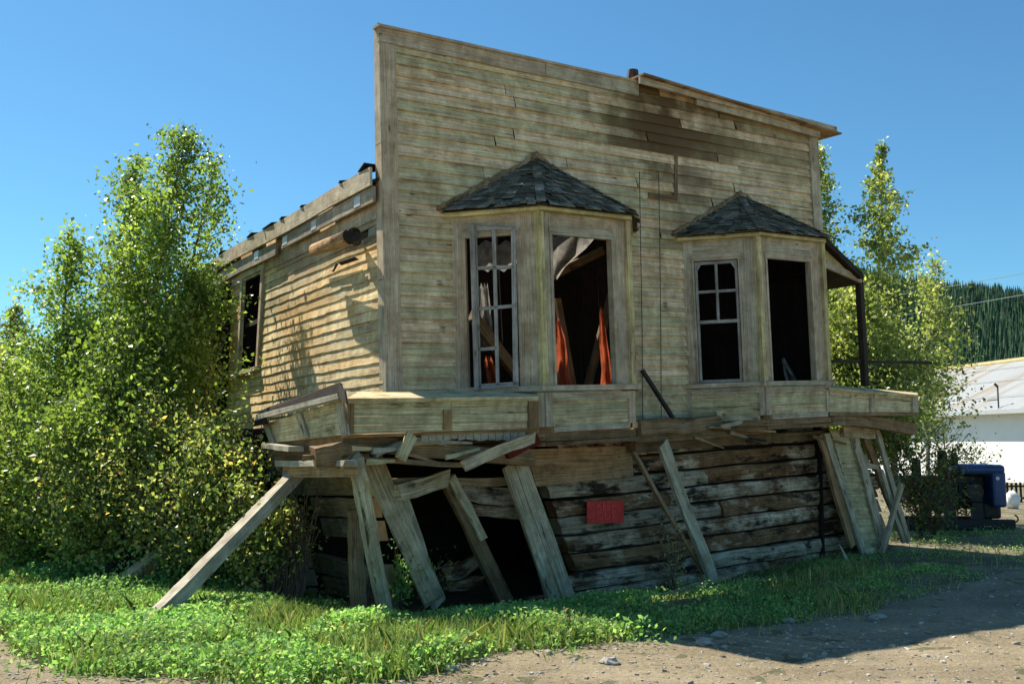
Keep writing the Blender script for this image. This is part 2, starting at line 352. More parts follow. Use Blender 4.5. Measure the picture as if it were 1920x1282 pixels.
EDG = [(GP(a, b).x, GP(a, b).y) for a, b in EDGE]
def edge_y(x):
    for (x0, y0), (x1, y1) in zip(EDG[:-1], EDG[1:]):
        if x0 <= x <= x1: return y0 + (y1 - y0) * (x - x0) / (x1 - x0)
    return EDG[0][1] if x < EDG[0][0] else EDG[-1][1]
def road_side(x, y): return edge_y(x) - y + .14 * mn.noise(V((x * 1.8, y * 1.8, 5)))   # >0 on the road
tag(grid('road', [-70, -45, -28, -20, -16] + list(np.arange(-14, 22, .09)) + [25, 30, 40, 60], [-90, -50, -25, -12, -6, -3, -1, 1, 2] + list(np.arange(2.5, 19, .09)), lambda x, y: gz(x, y) + .004, M['road'], lambda x, y: road_side(x, y) > 0), kind='structure')
def hill_z(x, y):
    r = math.hypot(x, y); az = math.degrees(math.atan2(x, y))
    up = sst(150, 520, r) * (1 - .3 * sst(600, 1200, r))
    prof = 82 * math.exp(-((az - 16) / 15.5) ** 2) if az < 16 else 82 - 1.75 * (az - 16) * sst(16, 22, az)
    return -2 + up * max(0, prof) + up * 2 * mn.noise(V((x * .01, y * .01, 0)))
HX = list(np.arange(-60, 620, 14)); HY = list(np.arange(130, 900, 14))
tag(grid('hill', HX, HY, hill_z, plain('hill_scrub', (.035, .055, .02), .95, var=.5, sc=.2)), kind='structure')
def forest():
    V_, rn, cl = [], [], []
    for _ in range(7000):
        az = R(random.uniform(17, 31)); r = random.uniform(230, 560); x, y = r * math.sin(az), r * math.cos(az); z = hill_z(x, y) - .5
        h = random.uniform(5, 10.5) ; w = h * random.uniform(.11, .17); c = random.random(); k0 = random.random() * 6
        for lv in range(5):
            zb = z + h * (.08 + .17 * lv); zt = zb + h * .34; ww = w * (1 - lv * .19)
            for k in range(6):
                a0 = k0 + k * math.pi / 3 + lv; a1 = a0 + math.pi / 3 * .8
                V_.append([(x, y, min(zt, z + h)), (x + ww * math.cos(a0), y + ww * math.sin(a0), zb - random.random() * h * .05), (x + ww * math.cos(a1), y + ww * math.sin(a1), zb)])
                rn.append(random.random()); cl.append(c)
    o = arr_mesh('conifer_forest', np.array(V_), 3, M['conifer'], None, np.array(rn), np.array(cl))
    tag(o, 'dark green spruce forest covering the distant hillside', 'forest', kind='stuff')
forest()
# ------------------------------------------------------------------ the derelict building
BLD = empty('derelict_building', V((P0.x, P0.y, gz(P0.x, P0.y))), 'tilting derelict false-front wooden building with two bay windows and a collapsed log lower storey', 'building')
def between(b, b0, b1): return b0 <= b <= b1
# --- front siding rows, with the two bay openings left out
NR = 34
LB = dict(a0=AB(843, 560)[0], w=.74); FW = (QBR - QBL).length
def bay_geo(pl, pc, pr, ye, yh, ys, ya0, ya1, pe):
    a0 = AB(pl, ys)[0]; a1, bs = AB(pc, ys, .74); a2 = AB(pr, ys, .74)[0]; a3 = a2 + (a1 - a0)
    B = lambda y: AB(pc, y, .74)[1]
    return dict(a=[a0, a1, a2, a3], n=[0, .74, .74, 0], eave=B(ye), head=B(yh), sill=B(ys), ap0=B(ya0), ap1=B(ya1), end=B(pe))
BAY1 = bay_geo(850, 1020, 1186, 398, 434, 724, 736, 800, 832)
BAY2 = bay_geo(1286, 1432, 1553, 445, 480, 716, 724, 778, 802)
print('bays', {k: [round(x, 3) for x in v] if isinstance(v, list) else round(v, 3) for k, v in BAY1.items()}, {k: [round(x, 3) for x in v] if isinstance(v, list) else round(v, 3) for k, v in BAY2.items()})
mb = MB()
for i in range(NR):
    b0, b1 = i / NR, (i + 1) / NR + .004; bm = (b0 + b1) / 2
    spans = [(0.004, .996)]
    for B in (BAY1, BAY2):
        if B['sill'] - .01 < bm < B['eave']:
            c0, c1 = B['a'][0] + .012, min(B['a'][3] - .012, .985)
            spans = [s for (x, y) in spans for s in ((x, min(y, c0)), (max(x, c1), y)) if s[1] - s[0] > .003]
    for (x, y) in spans:
        cuts = [x]; c = x + random.uniform(.1, .55)
        while c < y - .08: cuts.append(c); c += random.uniform(.3, .62)
        cuts.append(y)
        for a0, a1 in zip(cuts[:-1], cuts[1:]):
            r = random.random(); n = max(1, int((a1 - a0) * 22)); ou, ov = random.random() * 50, random.random() * 50; k = len(mb.v)
            dr = random.choice([0, 0, 0, .002, -.0015]); sd = random.random() * 99
            cup = random.choice([0, 0, .004, .012, .02])
            for j in range(n + 1):
                f = j / n; a = a0 + (a1 - a0) * f - (.0006 if j == n else -.0006 if j == 0 else 0)
                jb = .0016 * mn.noise(V((a * 40, sd, 0))) + dr * f; e = .026 + .008 * mn.noise(V((a * 18, sd, 4))) + cup * abs(2 * f - 1) ** 4
                mb.v += [FQ(a, b1, .002), FQ(a, b0 + jb, .002 + e), FQ(a, b0 + jb, e - .001), FQ(a, b0 + jb + .014, e - .006)]
            L = (a1 - a0) * FW
            for j in range(n):
                q = k + j * 4; u0, u1 = ou + L * j / n, ou + L * (j + 1) / n
                mb.face((q + 1, q + 5, q + 4, q), [(u0, ov), (u1, ov), (u1, ov + .15), (u0, ov + .15)], r)
                mb.face((q + 2, q + 6, q + 5, q + 1), [(u0, ov), (u1, ov), (u1, ov + .02), (u0, ov + .02)], r)
                mb.face((q + 3, q + 7, q + 6, q + 2), [(u0, ov), (u1, ov), (u1, ov + .02), (u0, ov + .02)], r)
mb.build('front_siding', M['front'], BLD)
# inner lining boards behind the siding
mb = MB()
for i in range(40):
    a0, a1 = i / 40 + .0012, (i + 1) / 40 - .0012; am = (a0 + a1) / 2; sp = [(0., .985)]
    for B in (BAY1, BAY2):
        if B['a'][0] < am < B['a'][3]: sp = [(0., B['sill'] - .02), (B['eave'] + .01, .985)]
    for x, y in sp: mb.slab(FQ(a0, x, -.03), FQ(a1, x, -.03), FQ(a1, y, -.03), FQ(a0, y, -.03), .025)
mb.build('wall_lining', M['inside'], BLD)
# corner boards and top trim
mb = MB(); mb.slab(FQ(0, -.01, .045), FQ(.025, -.01, .045), FQ(.025, .957, .045), FQ(0, .957, .045), .04)
mb.build('corner_board', M['trim'], BLD)
mb = MB()
for x, y in ((-.01, .36), (.362, .7), (.702, 1.0)):
    q = [FQ(-.0015, x, .045), FQ(-.0015, y, .045)]
    mb.slab(q[0] + SV * .17, q[0], q[1], q[1] + SV * (.17 if x < .7 else .13), .03)
mb.build('corner_board', M['trim'], BLD)
mb = MB(); mb.slab(FQ(.972, .0, .05), FQ(1.0, .0, .05), FQ(1.0, .97, .05), FQ(.972, .97, .05), .045); mb.build('corner_board', M['trim'], BLD)
mb = MB()
for x, y, d in ((-.002, .30, 0), (.301, .505, .003)):
    mb.slab(FQ(x, .958, .05), FQ(y, .957, .05), FQ(y, 1.0, .05), FQ(x, 1.0 + d, .05), .04)
mb.slab(FQ(-.004, 1.001, .08), FQ(.50, 1.001, .08), FQ(.50, 1.001, -.06), FQ(-.004, 1.001, -.06), .03)
mb.build('parapet_trim', M['trim'], BLD)
# base board of the upper storey
mb = MB(); mb.slab(FQ(.49, -.032, .03), FQ(.72, -.032, .03), FQ(.72, 0, .03), FQ(.49, 0, .03), .03); mb.slab(FQ(0, -.05, .02), FQ(1, -.05, .02), FQ(1, -.002, .02), FQ(0, -.002, .02), .05)
mb.build('base_board', M['trim'], BLD)
# rake boards and the lifted roof edge on the right
mb = MB()
mb.slab(FQ(.495, .985, .16), FQ(1.045, .958, .16), FQ(1.045, .983, .16), FQ(.495, 1.008, .16), .03, r=.9)
mb.slab(FQ(.64, .960, .12), FQ(.995, .935, .12), FQ(.995, .962, .12), FQ(.64, .987, .12), .03, r=.35)
mb.build('rake_board', M['trim'], BLD)
mb = MB()
for i in range(9):
    n0, n1 = .24 - i * .7, .24 - (i + 1) * .7 + .01
    h = lambda a, n: FQ(a, 1.009 - .055 * (a - .495) / .55, 0) + OUT * n + V((0, 0, .012 + max(0, -n) * .02 + .075 * math.sin(min(1, max(0, (a - .6) / .32)) * math.pi) * sst(.3, -1, n)))
    for j in range(10):
        a0, a1 = .495 + j * .055, .495 + (j + 1) * .055
        mb.slab(h(a0, n0), h(a1, n0), h(a1, n1), h(a0, n1), .025)
mb.build('roof_deck', M['beam'], BLD)
# --- side wall: s along SV, b up
sx = [722, 640, 560, 480, 440, 400, 372, 350]
top = [336, 374, 417, 461, 484, 512, 540, 565]; bot = [800, 806, 812, 820, 828, 842, 860, 875]
ST = [((SP(x, t) - P0).dot(SV), SP(x, t).z, SP(x, b).z) for x, t, b in zip(sx, top, bot)]
def SWp(s, b, n=0.):
    for (s0, t0, c0), (s1, t1, c1) in zip(ST[:-1], ST[1:]):
        if s <= s1 or s1 == ST[-1][0]:
            f = max(-.1, (s - s0) / (s1 - s0)); zt = t0 + (t1 - t0) * f; zb = c0 + (c1 - c0) * f; break
    q = P0 + SV * s; z = zb + (zt - zb) * b
    bulge = -.10 * math.sin(max(0, min(1, s / 6)) * math.pi) * (b - .3) - .05 * b
    lean = -.03 * b if s < 0 else 0
    # follow the leaning corner: the corner line of the front
    cl = FQ(0, (z - QBL.z) / (QTL.z - QBL.z), 0); k = max(0, 1 - s / 6)
    off = (cl - P0); off.z = 0
    return V((q.x, q.y, z)) + off * k + SOUT * (n + bulge)
SMAX = ST[-1][0]
def s_of(px, py): return (SP(px, py) - P0).dot(SV)
def b_of(px, py):
    p = SP(px, py); s = (p - P0).dot(SV); lo = SWp(s, 0).z; hi = SWp(s, 1).z; return (p.z - lo) / (hi - lo)
W1 = (s_of(484, 600), s_of(452, 600), b_of(475, 690), b_of(475, 512)); W2 = (s_of(405, 600), s_of(378, 600), b_of(390, 720), b_of(390, 560))
print('side', ST, W1, W2)
mb = MB(); NS = 23
for i in range(NS):
    b0, b1 = i / NS, (i + 1) / NS + .008; bm = (b0 + b1) / 2; spans = [(.03, SMAX)]
    for (w0, w1, c0, c1) in (W1, W2):
        if c0 < bm < c1: spans = [s for (x, y) in spans for s in ((x, min(y, w0)), (max(x, w1), y)) if s[1] - s[0] > .03]
    if i == 18: spans = [s for (x, y) in spans for s in ((x, min(y, .48)), (max(x, .78), y)) if s[1] > s[0]]
    for (x, y) in spans:
        cuts = [x]; c = x + random.uniform(.8, 3.5)
        while c < y - .4: cuts.append(c); c += random.uniform(1.6, 3.6)
        cuts.append(y)
        for a0, a1 in zip(cuts[:-1], cuts[1:]):
            r = random.random(); n = max(2, int((a1 - a0) * 5)); ou, ov = random.random() * 50, random.random() * 50; k = len(mb.v); sd = random.random() * 99
            for j in range(n + 1):
                f = j / n; a = a0 + (a1 - a0) * f; jb = .006 * mn.noise(V((a * 3, sd, 0))); e = .013 + .005 * mn.noise(V((a * 3, sd, 4)))
                mb.v += [SWp(a, b1, .002), SWp(a, b0 + jb, .006 + e), SWp(a, b0 + jb, e - .003), SWp(a, b0 + jb + .012, e - .006)]
            for j in range(n):
                q = k + j * 4; u0, u1 = ou + (a1 - a0) * j / n, ou + (a1 - a0) * (j + 1) / n
                mb.face((q, q + 4, q + 5, q + 1), [(u0, ov + .15), (u1, ov + .15), (u1, ov), (u0, ov)], r)
                mb.face((q + 1, q + 5, q + 6, q + 2), [(u0, ov), (u1, ov), (u1, ov + .02), (u0, ov + .02)], r)
                mb.face((q + 2, q + 6, q + 7, q + 3), [(u0, ov), (u1, ov), (u1, ov + .02), (u0, ov + .02)], r)
mb.build('side_siding', M['side'], BLD)
def sslab(mb, s0, s1, b0, b1, n, t, r=None, seg=1):
    for i in range(seg):
        x, y = s0 + (s1 - s0) * i / seg, s0 + (s1 - s0) * (i + 1) / seg
        mb.slab(SWp(y, b0, n), SWp(x, b0, n), SWp(x, b1, n), SWp(y, b1, n), t, r)
def sframe(mb, W, n=.055):
    s0, s1, c0, c1 = W; t = .1
    sslab(mb, s0 - .09, s0, c0, c1, n, .06); sslab(mb, s1, s1 + .09, c0, c1, n, .06)
    sslab(mb, s0 - .12, s1 + .12, c1, c1 + .05, n + .006, .06); sslab(mb, s0 - .14, s1 + .14, c0 - .022, c0, n + .05, .1)
for W in (W1, W2):
    mb = MB(); sframe(mb, W); w = mb.build('side_window_frame', M['trim'], BLD)
    mb = MB(); c = (W[2] + W[3]) / 2; sslab(mb, W[0] + .02, W[1] - .02, c - .012, c + .012, -.03, .04); sslab(mb, W[0] + .02, W[0] + .06, W[2], W[3], -.03, .04)
    mb.build('sash', M['blackwood'], w)
# eave: fascia boards, upper roof edge and soffit
mb = MB()
def eseg(s0, s1, b0, b1, n, t, r=None): sslab(mb, s0, s1, b0, b1, n, t, r, max(1, int((s1 - s0) / .6)))
eseg(.02, 3.45, .905, .968, .13, .03); eseg(3.72, SMAX + .25, .89, .955, .13, .03)
mb.build('fascia_board', M['fascia'], BLD)
mb = MB(); eseg(.02, SMAX + .3, .97, 1.045, .17, .03); mb.build('roof_edge_board', M['trim'], BLD)
mb = MB(); eseg(.02, SMAX + .2, .85, .91, .03, .03); mb.build('frieze_board', M['trim'], BLD)
for s in (.42, 2.0, 3.2, 4.5):
    mb = MB()
    sslab(mb, s, s + .2, .915, .958, .136, .004)
    mb.build('metal_plate', M['tin'], BLD)
# roof on the left slope: boards with unseen openings added for sunlight, tar paper scraps
RIDGE = lambda s: FQ(.58, 1.0, 0) + SV * s + V((0, 0, -.06 * s - .1))
mb = MB()
ns = 16
for i in range(ns):
    s0, s1 = SMAX * i / ns + .02, SMAX * (i + 1) / ns + .012
    if i in (9,): continue
    for f0, f1 in ((0, .5), (.5, 1.0)):
        if (i in (3, 7) and f0 == 0) or (3 <= i <= 7 and f0 > 0): continue  # boards left out, unseen, so sun reaches the scraps inside
        ev = lambda s: SWp(s, 1.045, .13) - V((0, 0, .13))
        mb.slab(ev(s1).lerp(RIDGE(s1), f0), ev(s0).lerp(RIDGE(s0), f0), ev(s0).lerp(RIDGE(s0), f1), ev(s1).lerp(RIDGE(s1), f1), .03)
mb.build('roof_boards', M['blackwood'], BLD)
for s, L, a in ((.12, .26, .05), (.95, .1, .01), (2.45, .13, .005), (3.3, .16, .01), (3.75, .5, .012), (4.7, .3, .03), (6.3, .24, .03)):
    mb = MB(); p = SWp(s, 1.046, .2); q = SWp(s + L, 1.048, .18)
    mb.slab(p + V((0, 0, a)), q, q - SOUT * .2 + V((0, 0, .03)), p - SOUT * .2 + V((0, 0, .05)), .012)
    mb.build('roofing_scrap', M['blackwood'], BLD)
# log stub lying in a hole in the side wall
p, q = SP(594, 466, .12), SP(662, 441, .30)
stub = MB().tube([SP(590, 468, .2), SP(625, 455, .27), SP(655, 444, .30)], [.075, .08, .085], 12).build('projecting_pipe', M['beam'], BLD, smooth=True)
mb = MB(); mb.tube([SP(655, 444, .30), SP(664, 440, .28), SP(668, 452, .05)], [.087, .08, .06], 12)
mb.slab(SP(582, 466, .10), SP(640, 446, .12), SP(640, 436, .12), SP(580, 456, .10), .02)
mb.slab(SP(640, 498, .04), SP(672, 487, .04), SP(664, 482, .07), SP(634, 492, .07), .01)
mb.slab(SP(622, 510, .03), SP(625, 510, .03), SP(634, 494, .06), SP(630, 494, .06), .01)
mb.build('broken_board_edge', M['blackwood'], BLD)
# --- bay windows
def bay(B, apx, sashes, lab):
    a, n = B['a'], B['n']
    def C(i, b, ex=0.):
        ctr = (a[1] + a[2]) / 2; aa = a[i]; nn = n[i]
        if i in (1, 2): nn += ex; aa += (ex / FW * .42) * (-1 if i == 1 else 1)
        else: aa += (ex / FW * 1.4) * (-1 if i == 0 else 1)
        return FQ(aa, b, nn)
    def T(i, f, b, ex=0.):
        p, q = C(i, b), C(i + 1, b); nr = (q - p).cross(V((0, 0, 1))).normalized()
        return p.lerp(q, f) + nr * ex
    def S(mb, i, f0, f1, b0, b1, ex, t, r=None, s=0):
        mb.slab(T(i, f0, b0, ex), T(i, f1, b0, ex), T(i, f1, b1, ex), T(i, f0, b1, ex), t, r)
    e, h, s, a0, a1, en = (B[k] for k in ('eave', 'head', 'sill', 'ap0', 'ap1', 'end'))
    OP = [(.17, .75), (.13, .81), (.3, .84)]
    frame = MB()
    for i in range(3):
        f0, f1 = OP[i]
        S(frame, i, .005, f0, s, e, 0, .05); S(frame, i, f1, .995, s, e, 0, .05); S(frame, i, f0, f1, h, e, .002, .045)
        S(frame, i, f0 - .022, f0 + .005, s, h, .012, .09); S(frame, i, f1 - .005, f1 + .022, s, h, .012, .09)
        S(frame, i, f0 - .03, f1 + .03, h - .006, h + .012, .02, .06)
    o = frame.build('bay_window', M['trim'], BLD); o['label'] = lab
    for i in (1, 2):
        cp = MB(); cp.beam(C(i, s) + OUT * .004, C(i, e) + OUT * .004, .075, .075, U)
        cp.build('corner_post', M['trimpaint'], o)
    sl = MB()
    for i in range(3): S(sl, i, -.06, 1.06, s - .012 - i * .0003, s + .002 - i * .0003, .07 if i == 1 else .067, .2)
    sl.build('window_sill', M['trim'], o)
    ap = MB()
    for i in range(3):
        rows = 3
        for r_ in range(rows):
            c0 = a1 + (a0 - a1) * r_ / rows; c1 = a1 + (a0 - a1) * (r_ + 1) / rows - .0012
            S(ap, i, .02, .98, c0, c1, .004 + .004 * (r_ % 2), .03)
    ap.build('apron_panel', M['panel'], o)
    at = MB()
    for i in range(3):
        S(at, i, -.005, .07, a1, a0, .028, .03); S(at, i, .93, 1.005, a1, a0, .028, .03)
        S(at, i, .07, .93, a1 - .014, a1, .04, .06); S(at, i, .07, .93, a0 - .02, a0 - .001, .03, .03)
    at.build('apron_trim', M['trim'], o)
    lo_ = MB()
    for i in range(3):
        S(lo_, i, .0, 1., en + .006, a1 - .016, .01, .05); S(lo_, i, -.01, 1.01, en - .006, en + .004, .04, .08)
    lo_.build('lower_trim', M['beam'], o)
    # eave board + soffit + shingles
    ev = MB(); ctr = lambda b: FQ((a[0] + a[3]) / 2, b, 0)
    for i in range(3):
        p0, p1 = C(i, e, .07), C(i + 1, e, .07); u = V((0, 0, .075))
        ev.slab(p0, p1, p1 + u, p0 + u, .03)
        q0, q1 = C(i, e, -.06), C(i + 1, e, -.06); ev.slab(q0, q1, p1 - V((0, 0, .0)), p0, .012)
    ev.build('eave_board', M['trimpaint'], o)
    A = apx; sh = MB(); K = 13
    for i in range(3):
        e0 = C(i, e, .12) + V((0, 0, .055)); e1 = C(i + 1, e, .12) + V((0, 0, .055))
        nr = (e1 - e0).cross(A - e0).normalized()
        if nr.z < 0: nr = -nr
        sh.v += [e0 - nr * .015, e1 - nr * .015, A - nr * .015]; k = len(sh.v); sh.face((k - 3, k - 2, k - 1), [(0, 0), (1, 0), (1, 1)], .1)
        W = (e1 - e0).length
        for r_ in range(K):
            g0, g1 = r_ / K, min(1, (r_ + 1.75) / K); p, q = e0.lerp(A, g0), e1.lerp(A, g0); L = (q - p).length
            m = max(1, int(L / .125)); x = 0
            cu = [0]
            while cu[-1] < 1: cu.append(min(1, cu[-1] + random.uniform(.075, .16) / max(L, .1)))
            for c0, c1 in zip(cu[:-1], cu[1:]):
                if random.random() < .045: continue
                j0 = random.uniform(-.5, .2) / K; lift = .018 + random.random() * .024
                pA, pB = e0.lerp(A, g0 + j0 * .6), e1.lerp(A, g0 + j0 * .6); tA, tB = e0.lerp(A, g1), e1.lerp(A, g1)
                x0, x1 = c0 + .008 / max(L, .1), c1
                rr = random.random() * .84 + (.13 if random.random() < (.22 if r_ < 3 else .05) else 0)
                l0, l1 = lift + random.uniform(0, .007), lift
                # keep the width of a shingle when rows shorten
                sh.slab(pA.lerp(pB, x0) + nr * l0, pA.lerp(pB, x1) + nr * l1, tA.lerp(tB, x1) + nr * .004, tA.lerp(tB, x0) + nr * .004, .011, rr)
    for i in (1, 2):   # hip caps
        e0 = C(i, e, .12) + V((0, 0, .07))
        for r_ in range(14):
            p, q = e0.lerp(A, r_ / 14), e0.lerp(A, min(1, (r_ + 1.5) / 14)); sh.beam(p + V((0, 0, .03)), q + V((0, 0, .01)), .012, .1, (0, 0, 1), r=random.random())
    sh.build('shingle_roof', M['shingle'], o)
    # flashing of ragged shingle ends where the roof meets the wall
    fl = MB()
    for i in (0, 3):
        e0 = C(i, e, .12) + V((0, 0, .06))
        for r_ in range(14):
            p = e0.lerp(A, r_ / 14) + OUT * .04 + V((0, 0, .02)); q = e0.lerp(A, (r_ + 1.1) / 14) + OUT * .04 + V((0, 0, .03 + random.random() * .03)); fl.beam(p, q, .03 + random.random() * .03, .02, (0, 0, 1))
    fl.build('roof_flashing', M['beam'], o)
    for (kind, i) in sashes:
        f0, f1 = OP[i]; m = MB(); f0 += .012; f1 -= .012; fm = (f0 + f1) / 2
        bar = lambda x0, x1, y0, y1, ex=-.02, t=.035: S(m, i, x0, x1, y0, y1, ex, t)
        w = .035; hb = .009; b0, b1 = s + .004, h - .008
        if kind == 'hung':
            mid = b0 + (b1 - b0) * .5
            bar(f0, f0 + w, b0, b1); bar(f1 - w, f1, b0, b1); bar(f0, f1, b0, b0 + hb, -.019); bar(f0, f1, b1 - hb, b1, -.019)
            bar(f0, f1, mid - .005, mid + .005, -.018); bar(fm - .018, fm + .018, mid, b1, -.021, .03)
            q = (mid + b1) / 2; bar(f0, f1, q - .004, q + .004, -.022, .028)
            for (cx, cy, sx_, sy_) in ((f0 + w, b1 - hb, 1, -1), (f1 - w, b1 - hb, -1, -1)):
                m.slab(T(i, cx, cy, -.02), T(i, cx + .05 * sx_, cy, -.02), T(i, cx, cy + .018 * sy_, -.02), T(i, cx, cy + .017 * sy_, -.02), .02)
            m.build('sash', M['sash'], o)
    return o
ap1 = FP(1003, 298, .02); ap2 = FP(1386, 368, .02)
b1o = bay(BAY1, ap1, [], 'left bay window with a loose eight-pane sash')
b2o = bay(BAY2, ap2, [('hung', 0)], 'right bay window with an empty four-over-one sash')
# the loose narrow sash standing crooked in the left bay
def pxbar(mb, pts, n, t, r=None): mb.slab(*[FPb(x, y, n) for x, y in pts], t, r)
fa, fb = FQ(BAY1['a'][0], .5, 0), FQ(BAY1['a'][1], .5, .74); fn = (fb - fa); fn.z = 0; fn = fn.cross(V((0, 0, 1))).normalized()
def FPb(x, y, n): return hit(x, y, fa + fn * n, fn)
mb = MB()
pxbar(mb, [(889, 731), (898, 731), (889, 421), (880, 421)], .07, .04, .95)
for q in ([(898, 728), (902, 728), (893, 424), (889, 424)], [(962, 722), (972, 722), (966, 428), (958, 428)], [(930, 722), (936, 722), (929, 432), (922, 432)],
          [(892, 433), (962, 430), (962, 424), (891, 424)], [(898, 730), (972, 724), (972, 715), (898, 720)],
          [(893, 506), (963, 503), (963, 497), (893, 500)], [(895, 582), (966, 576), (966, 570), (895, 576)], [(897, 658), (935, 655), (935, 649), (897, 652)]):
    pxbar(mb, q, .05, .03)
mb.build('loose_sash', M['sash'], b1o)
# wires down the front
for x0, x1 in ((1199, 1204), (1235, 1239)):
    MB().tube([FP(x0, 322, .05), FP(x0 + 2, 450, .07), FP(x1, 620, .05), FP(x1 + 1, 800, .06)], .006, 5).build('hanging_wire', M['wire'], BLD)
mb = MB(); mb.slab(FP(1216, 372, .03), FP(1270, 380, .03), FP(1270, 368, .03), FP(1216, 360, .03), .008); mb.slab(FP(1264, 368, .034), FP(1271, 368, .034), FP(1271, 292, .034), FP(1266, 292, .034), .008)
mb.build('patch_board', M['beam'], BLD)
MB().tube([FP(1186, 152, -.25), FP(1187, 133, -.25)], [.09, .075], 10).build('chimney_stub', M['rust'], BLD, smooth=False)
MB().tube([FP(709, 52, 0), FP(709, 43, 0)], .008, 5).build('wire_stub', M['wire'], BLD)
# --- back and right walls, floors, interior
def loc(t, n, z): return P0 + U * t + OUT * n + V((0, 0, z))
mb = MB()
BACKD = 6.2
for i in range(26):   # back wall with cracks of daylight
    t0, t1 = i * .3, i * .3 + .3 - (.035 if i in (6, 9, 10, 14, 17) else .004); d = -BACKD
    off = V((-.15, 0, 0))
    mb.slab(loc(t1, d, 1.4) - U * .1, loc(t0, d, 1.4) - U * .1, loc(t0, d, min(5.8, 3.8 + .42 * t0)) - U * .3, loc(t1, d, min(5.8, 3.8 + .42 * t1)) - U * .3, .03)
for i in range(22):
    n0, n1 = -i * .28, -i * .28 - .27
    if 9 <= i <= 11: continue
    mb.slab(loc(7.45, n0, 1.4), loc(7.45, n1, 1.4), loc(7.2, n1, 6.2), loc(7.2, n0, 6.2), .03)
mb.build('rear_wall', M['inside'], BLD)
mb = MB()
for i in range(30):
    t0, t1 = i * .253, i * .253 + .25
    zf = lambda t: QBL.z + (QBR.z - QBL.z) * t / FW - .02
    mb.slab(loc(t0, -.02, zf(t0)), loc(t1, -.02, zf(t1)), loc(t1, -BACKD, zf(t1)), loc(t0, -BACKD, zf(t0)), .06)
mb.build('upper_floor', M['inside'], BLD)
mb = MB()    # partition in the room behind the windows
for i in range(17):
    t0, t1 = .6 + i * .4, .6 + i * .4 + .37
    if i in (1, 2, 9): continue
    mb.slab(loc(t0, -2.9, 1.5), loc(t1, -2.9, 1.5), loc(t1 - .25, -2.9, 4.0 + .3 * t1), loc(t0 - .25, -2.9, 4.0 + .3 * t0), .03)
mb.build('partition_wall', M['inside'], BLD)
mb = MB()
mb.beam(FP(884, 590, -.5), FP(985, 722, -.9), .16, .06, (0, 0, 1)); mb.beam(FP(1045, 560, -1.2), FP(1075, 730, -1.0), .1, .05, U)
mb.beam(FP(1150, 540, -1.2), FP(1100, 730, -1.5), .12, .05, U); mb.beam(FP(1030, 520, -1.6), FP(1130, 470, -1.6), .12, .06)
mb.build('fallen_rafter', M['beam'], BLD)
def cloth(name, pts, n, mat, wav=.05, sun=None):
    """a hanging ragged sheet given by left/right pixel edges at several heights"""
    o = MB(); K = 8; k = 0
    for i, (y, x0, x1) in enumerate(pts):
        for j in range(K + 1):
            f = j / K; o.v.append(FP(x0 + (x1 - x0) * f, y + 6 * math.sin(j * 2.1 + i), n + wav * math.sin(f * 9 + i * .7)))
    for i in range(len(pts) - 1):
        for j in range(K):
            a = i * (K + 1) + j; o.face((a, a + 1, a + K + 2, a + K + 1), [(0, 0)] * 4, .5)
    return o.build(name, mat, BLD, smooth=True)
for nm, pts, n, m in (('standin_scrap', [(600, 1044, 1046), (640, 1042, 1060), (690, 1044, 1066), (735, 1046, 1074)], -.35, 'orange'),  # hanging scraps added to catch backlight, in place of broken red boards
                      ('standin_scrap', [(580, 1124, 1128), (640, 1124, 1138), (690, 1128, 1146), (735, 1124, 1156)], -.35, 'orange'),
                      ('standin_scrap', [(672, 908, 920), (700, 912, 932), (735, 920, 940)], -.6, 'orange'),
                      ('pale_ceiling_scrap', [(440, 1030, 1125), (470, 1030, 1100), (500, 1032, 1060), (520, 1034, 1044)], -.8, 'pale'),
                      ('pale_ceiling_scrap', [(455, 885, 985), (480, 885, 975), (505, 885, 965)], -.8, 'pale'),
                      ('pale_ceiling_scrap', [(535, 898, 914), (600, 902, 922), (650, 906, 926)], -1.0, 'pale'),
                      ('standin_scrap', [(675, 1466, 1470), (695, 1470, 1482), (718, 1476, 1498)], -.3, 'pale')):
    cloth(nm, pts, n, M[m])
# --- projecting shop cornice band between the storeys
q = .86
def band_pt(px, py, n=q): return FP(px, py, n)
BC = MB()
def bq(x0, yt0, yb0, x1, yt1, yb1, n=q, t=.03, r=None, m=None):
    (m or BC).slab(FP(x0, yb0, n), FP(x1, yb1, n), FP(x1, yt1, n), FP(x0, yt0, n), t, r)
for r_, (c0, c1) in enumerate(((0, .27), (.28, .5), (.51, .76), (.77, 1.0))):
    yt = lambda x: 748 + (x - 652) * -.012; yb = lambda x: 813 + (x - 652) * -.028
    for x0, x1 in ((655, 846), (847, 1006)):
        f = lambda x, c: yt(x) + (yb(x) - yt(x)) * c
        bq(x0, f(x0, c0), f(x0, c1), x1, f(x1, c0), f(x1, c1), q - .01 * (r_ % 2), .03, None if r_ else .3)
band = BC.build('shop_cornice', M['panel'], BLD); band['label'] = 'sagging cornice band left of the left bay window'
for pts in ([(652, 748, 813), (664, 748, 813)], [(833, 768, 806), (848, 768, 806)], [(992, 746, 803), (1010, 745, 803)]):
    m = MB(); (x0, a0, c0), (x1, a1, c1) = pts; bq(x0, a0, c0, x1, a1, c1, q + .025, .03, m=m); m.build('batten', M['beam'], band)
m = MB(); bq(652, 748, 756, 1010, 744, 751, q + .04, .03, m=m)
cp0, cp1 = FP(650, 747, q + .06), FP(1010, 743, q + .06)
m.slab(cp0, cp1, FP(1010, 735, q - .32), FP(712, 736, q - .32) - U * .25, .025); m.build('cornice_cap', M['panel'], band)
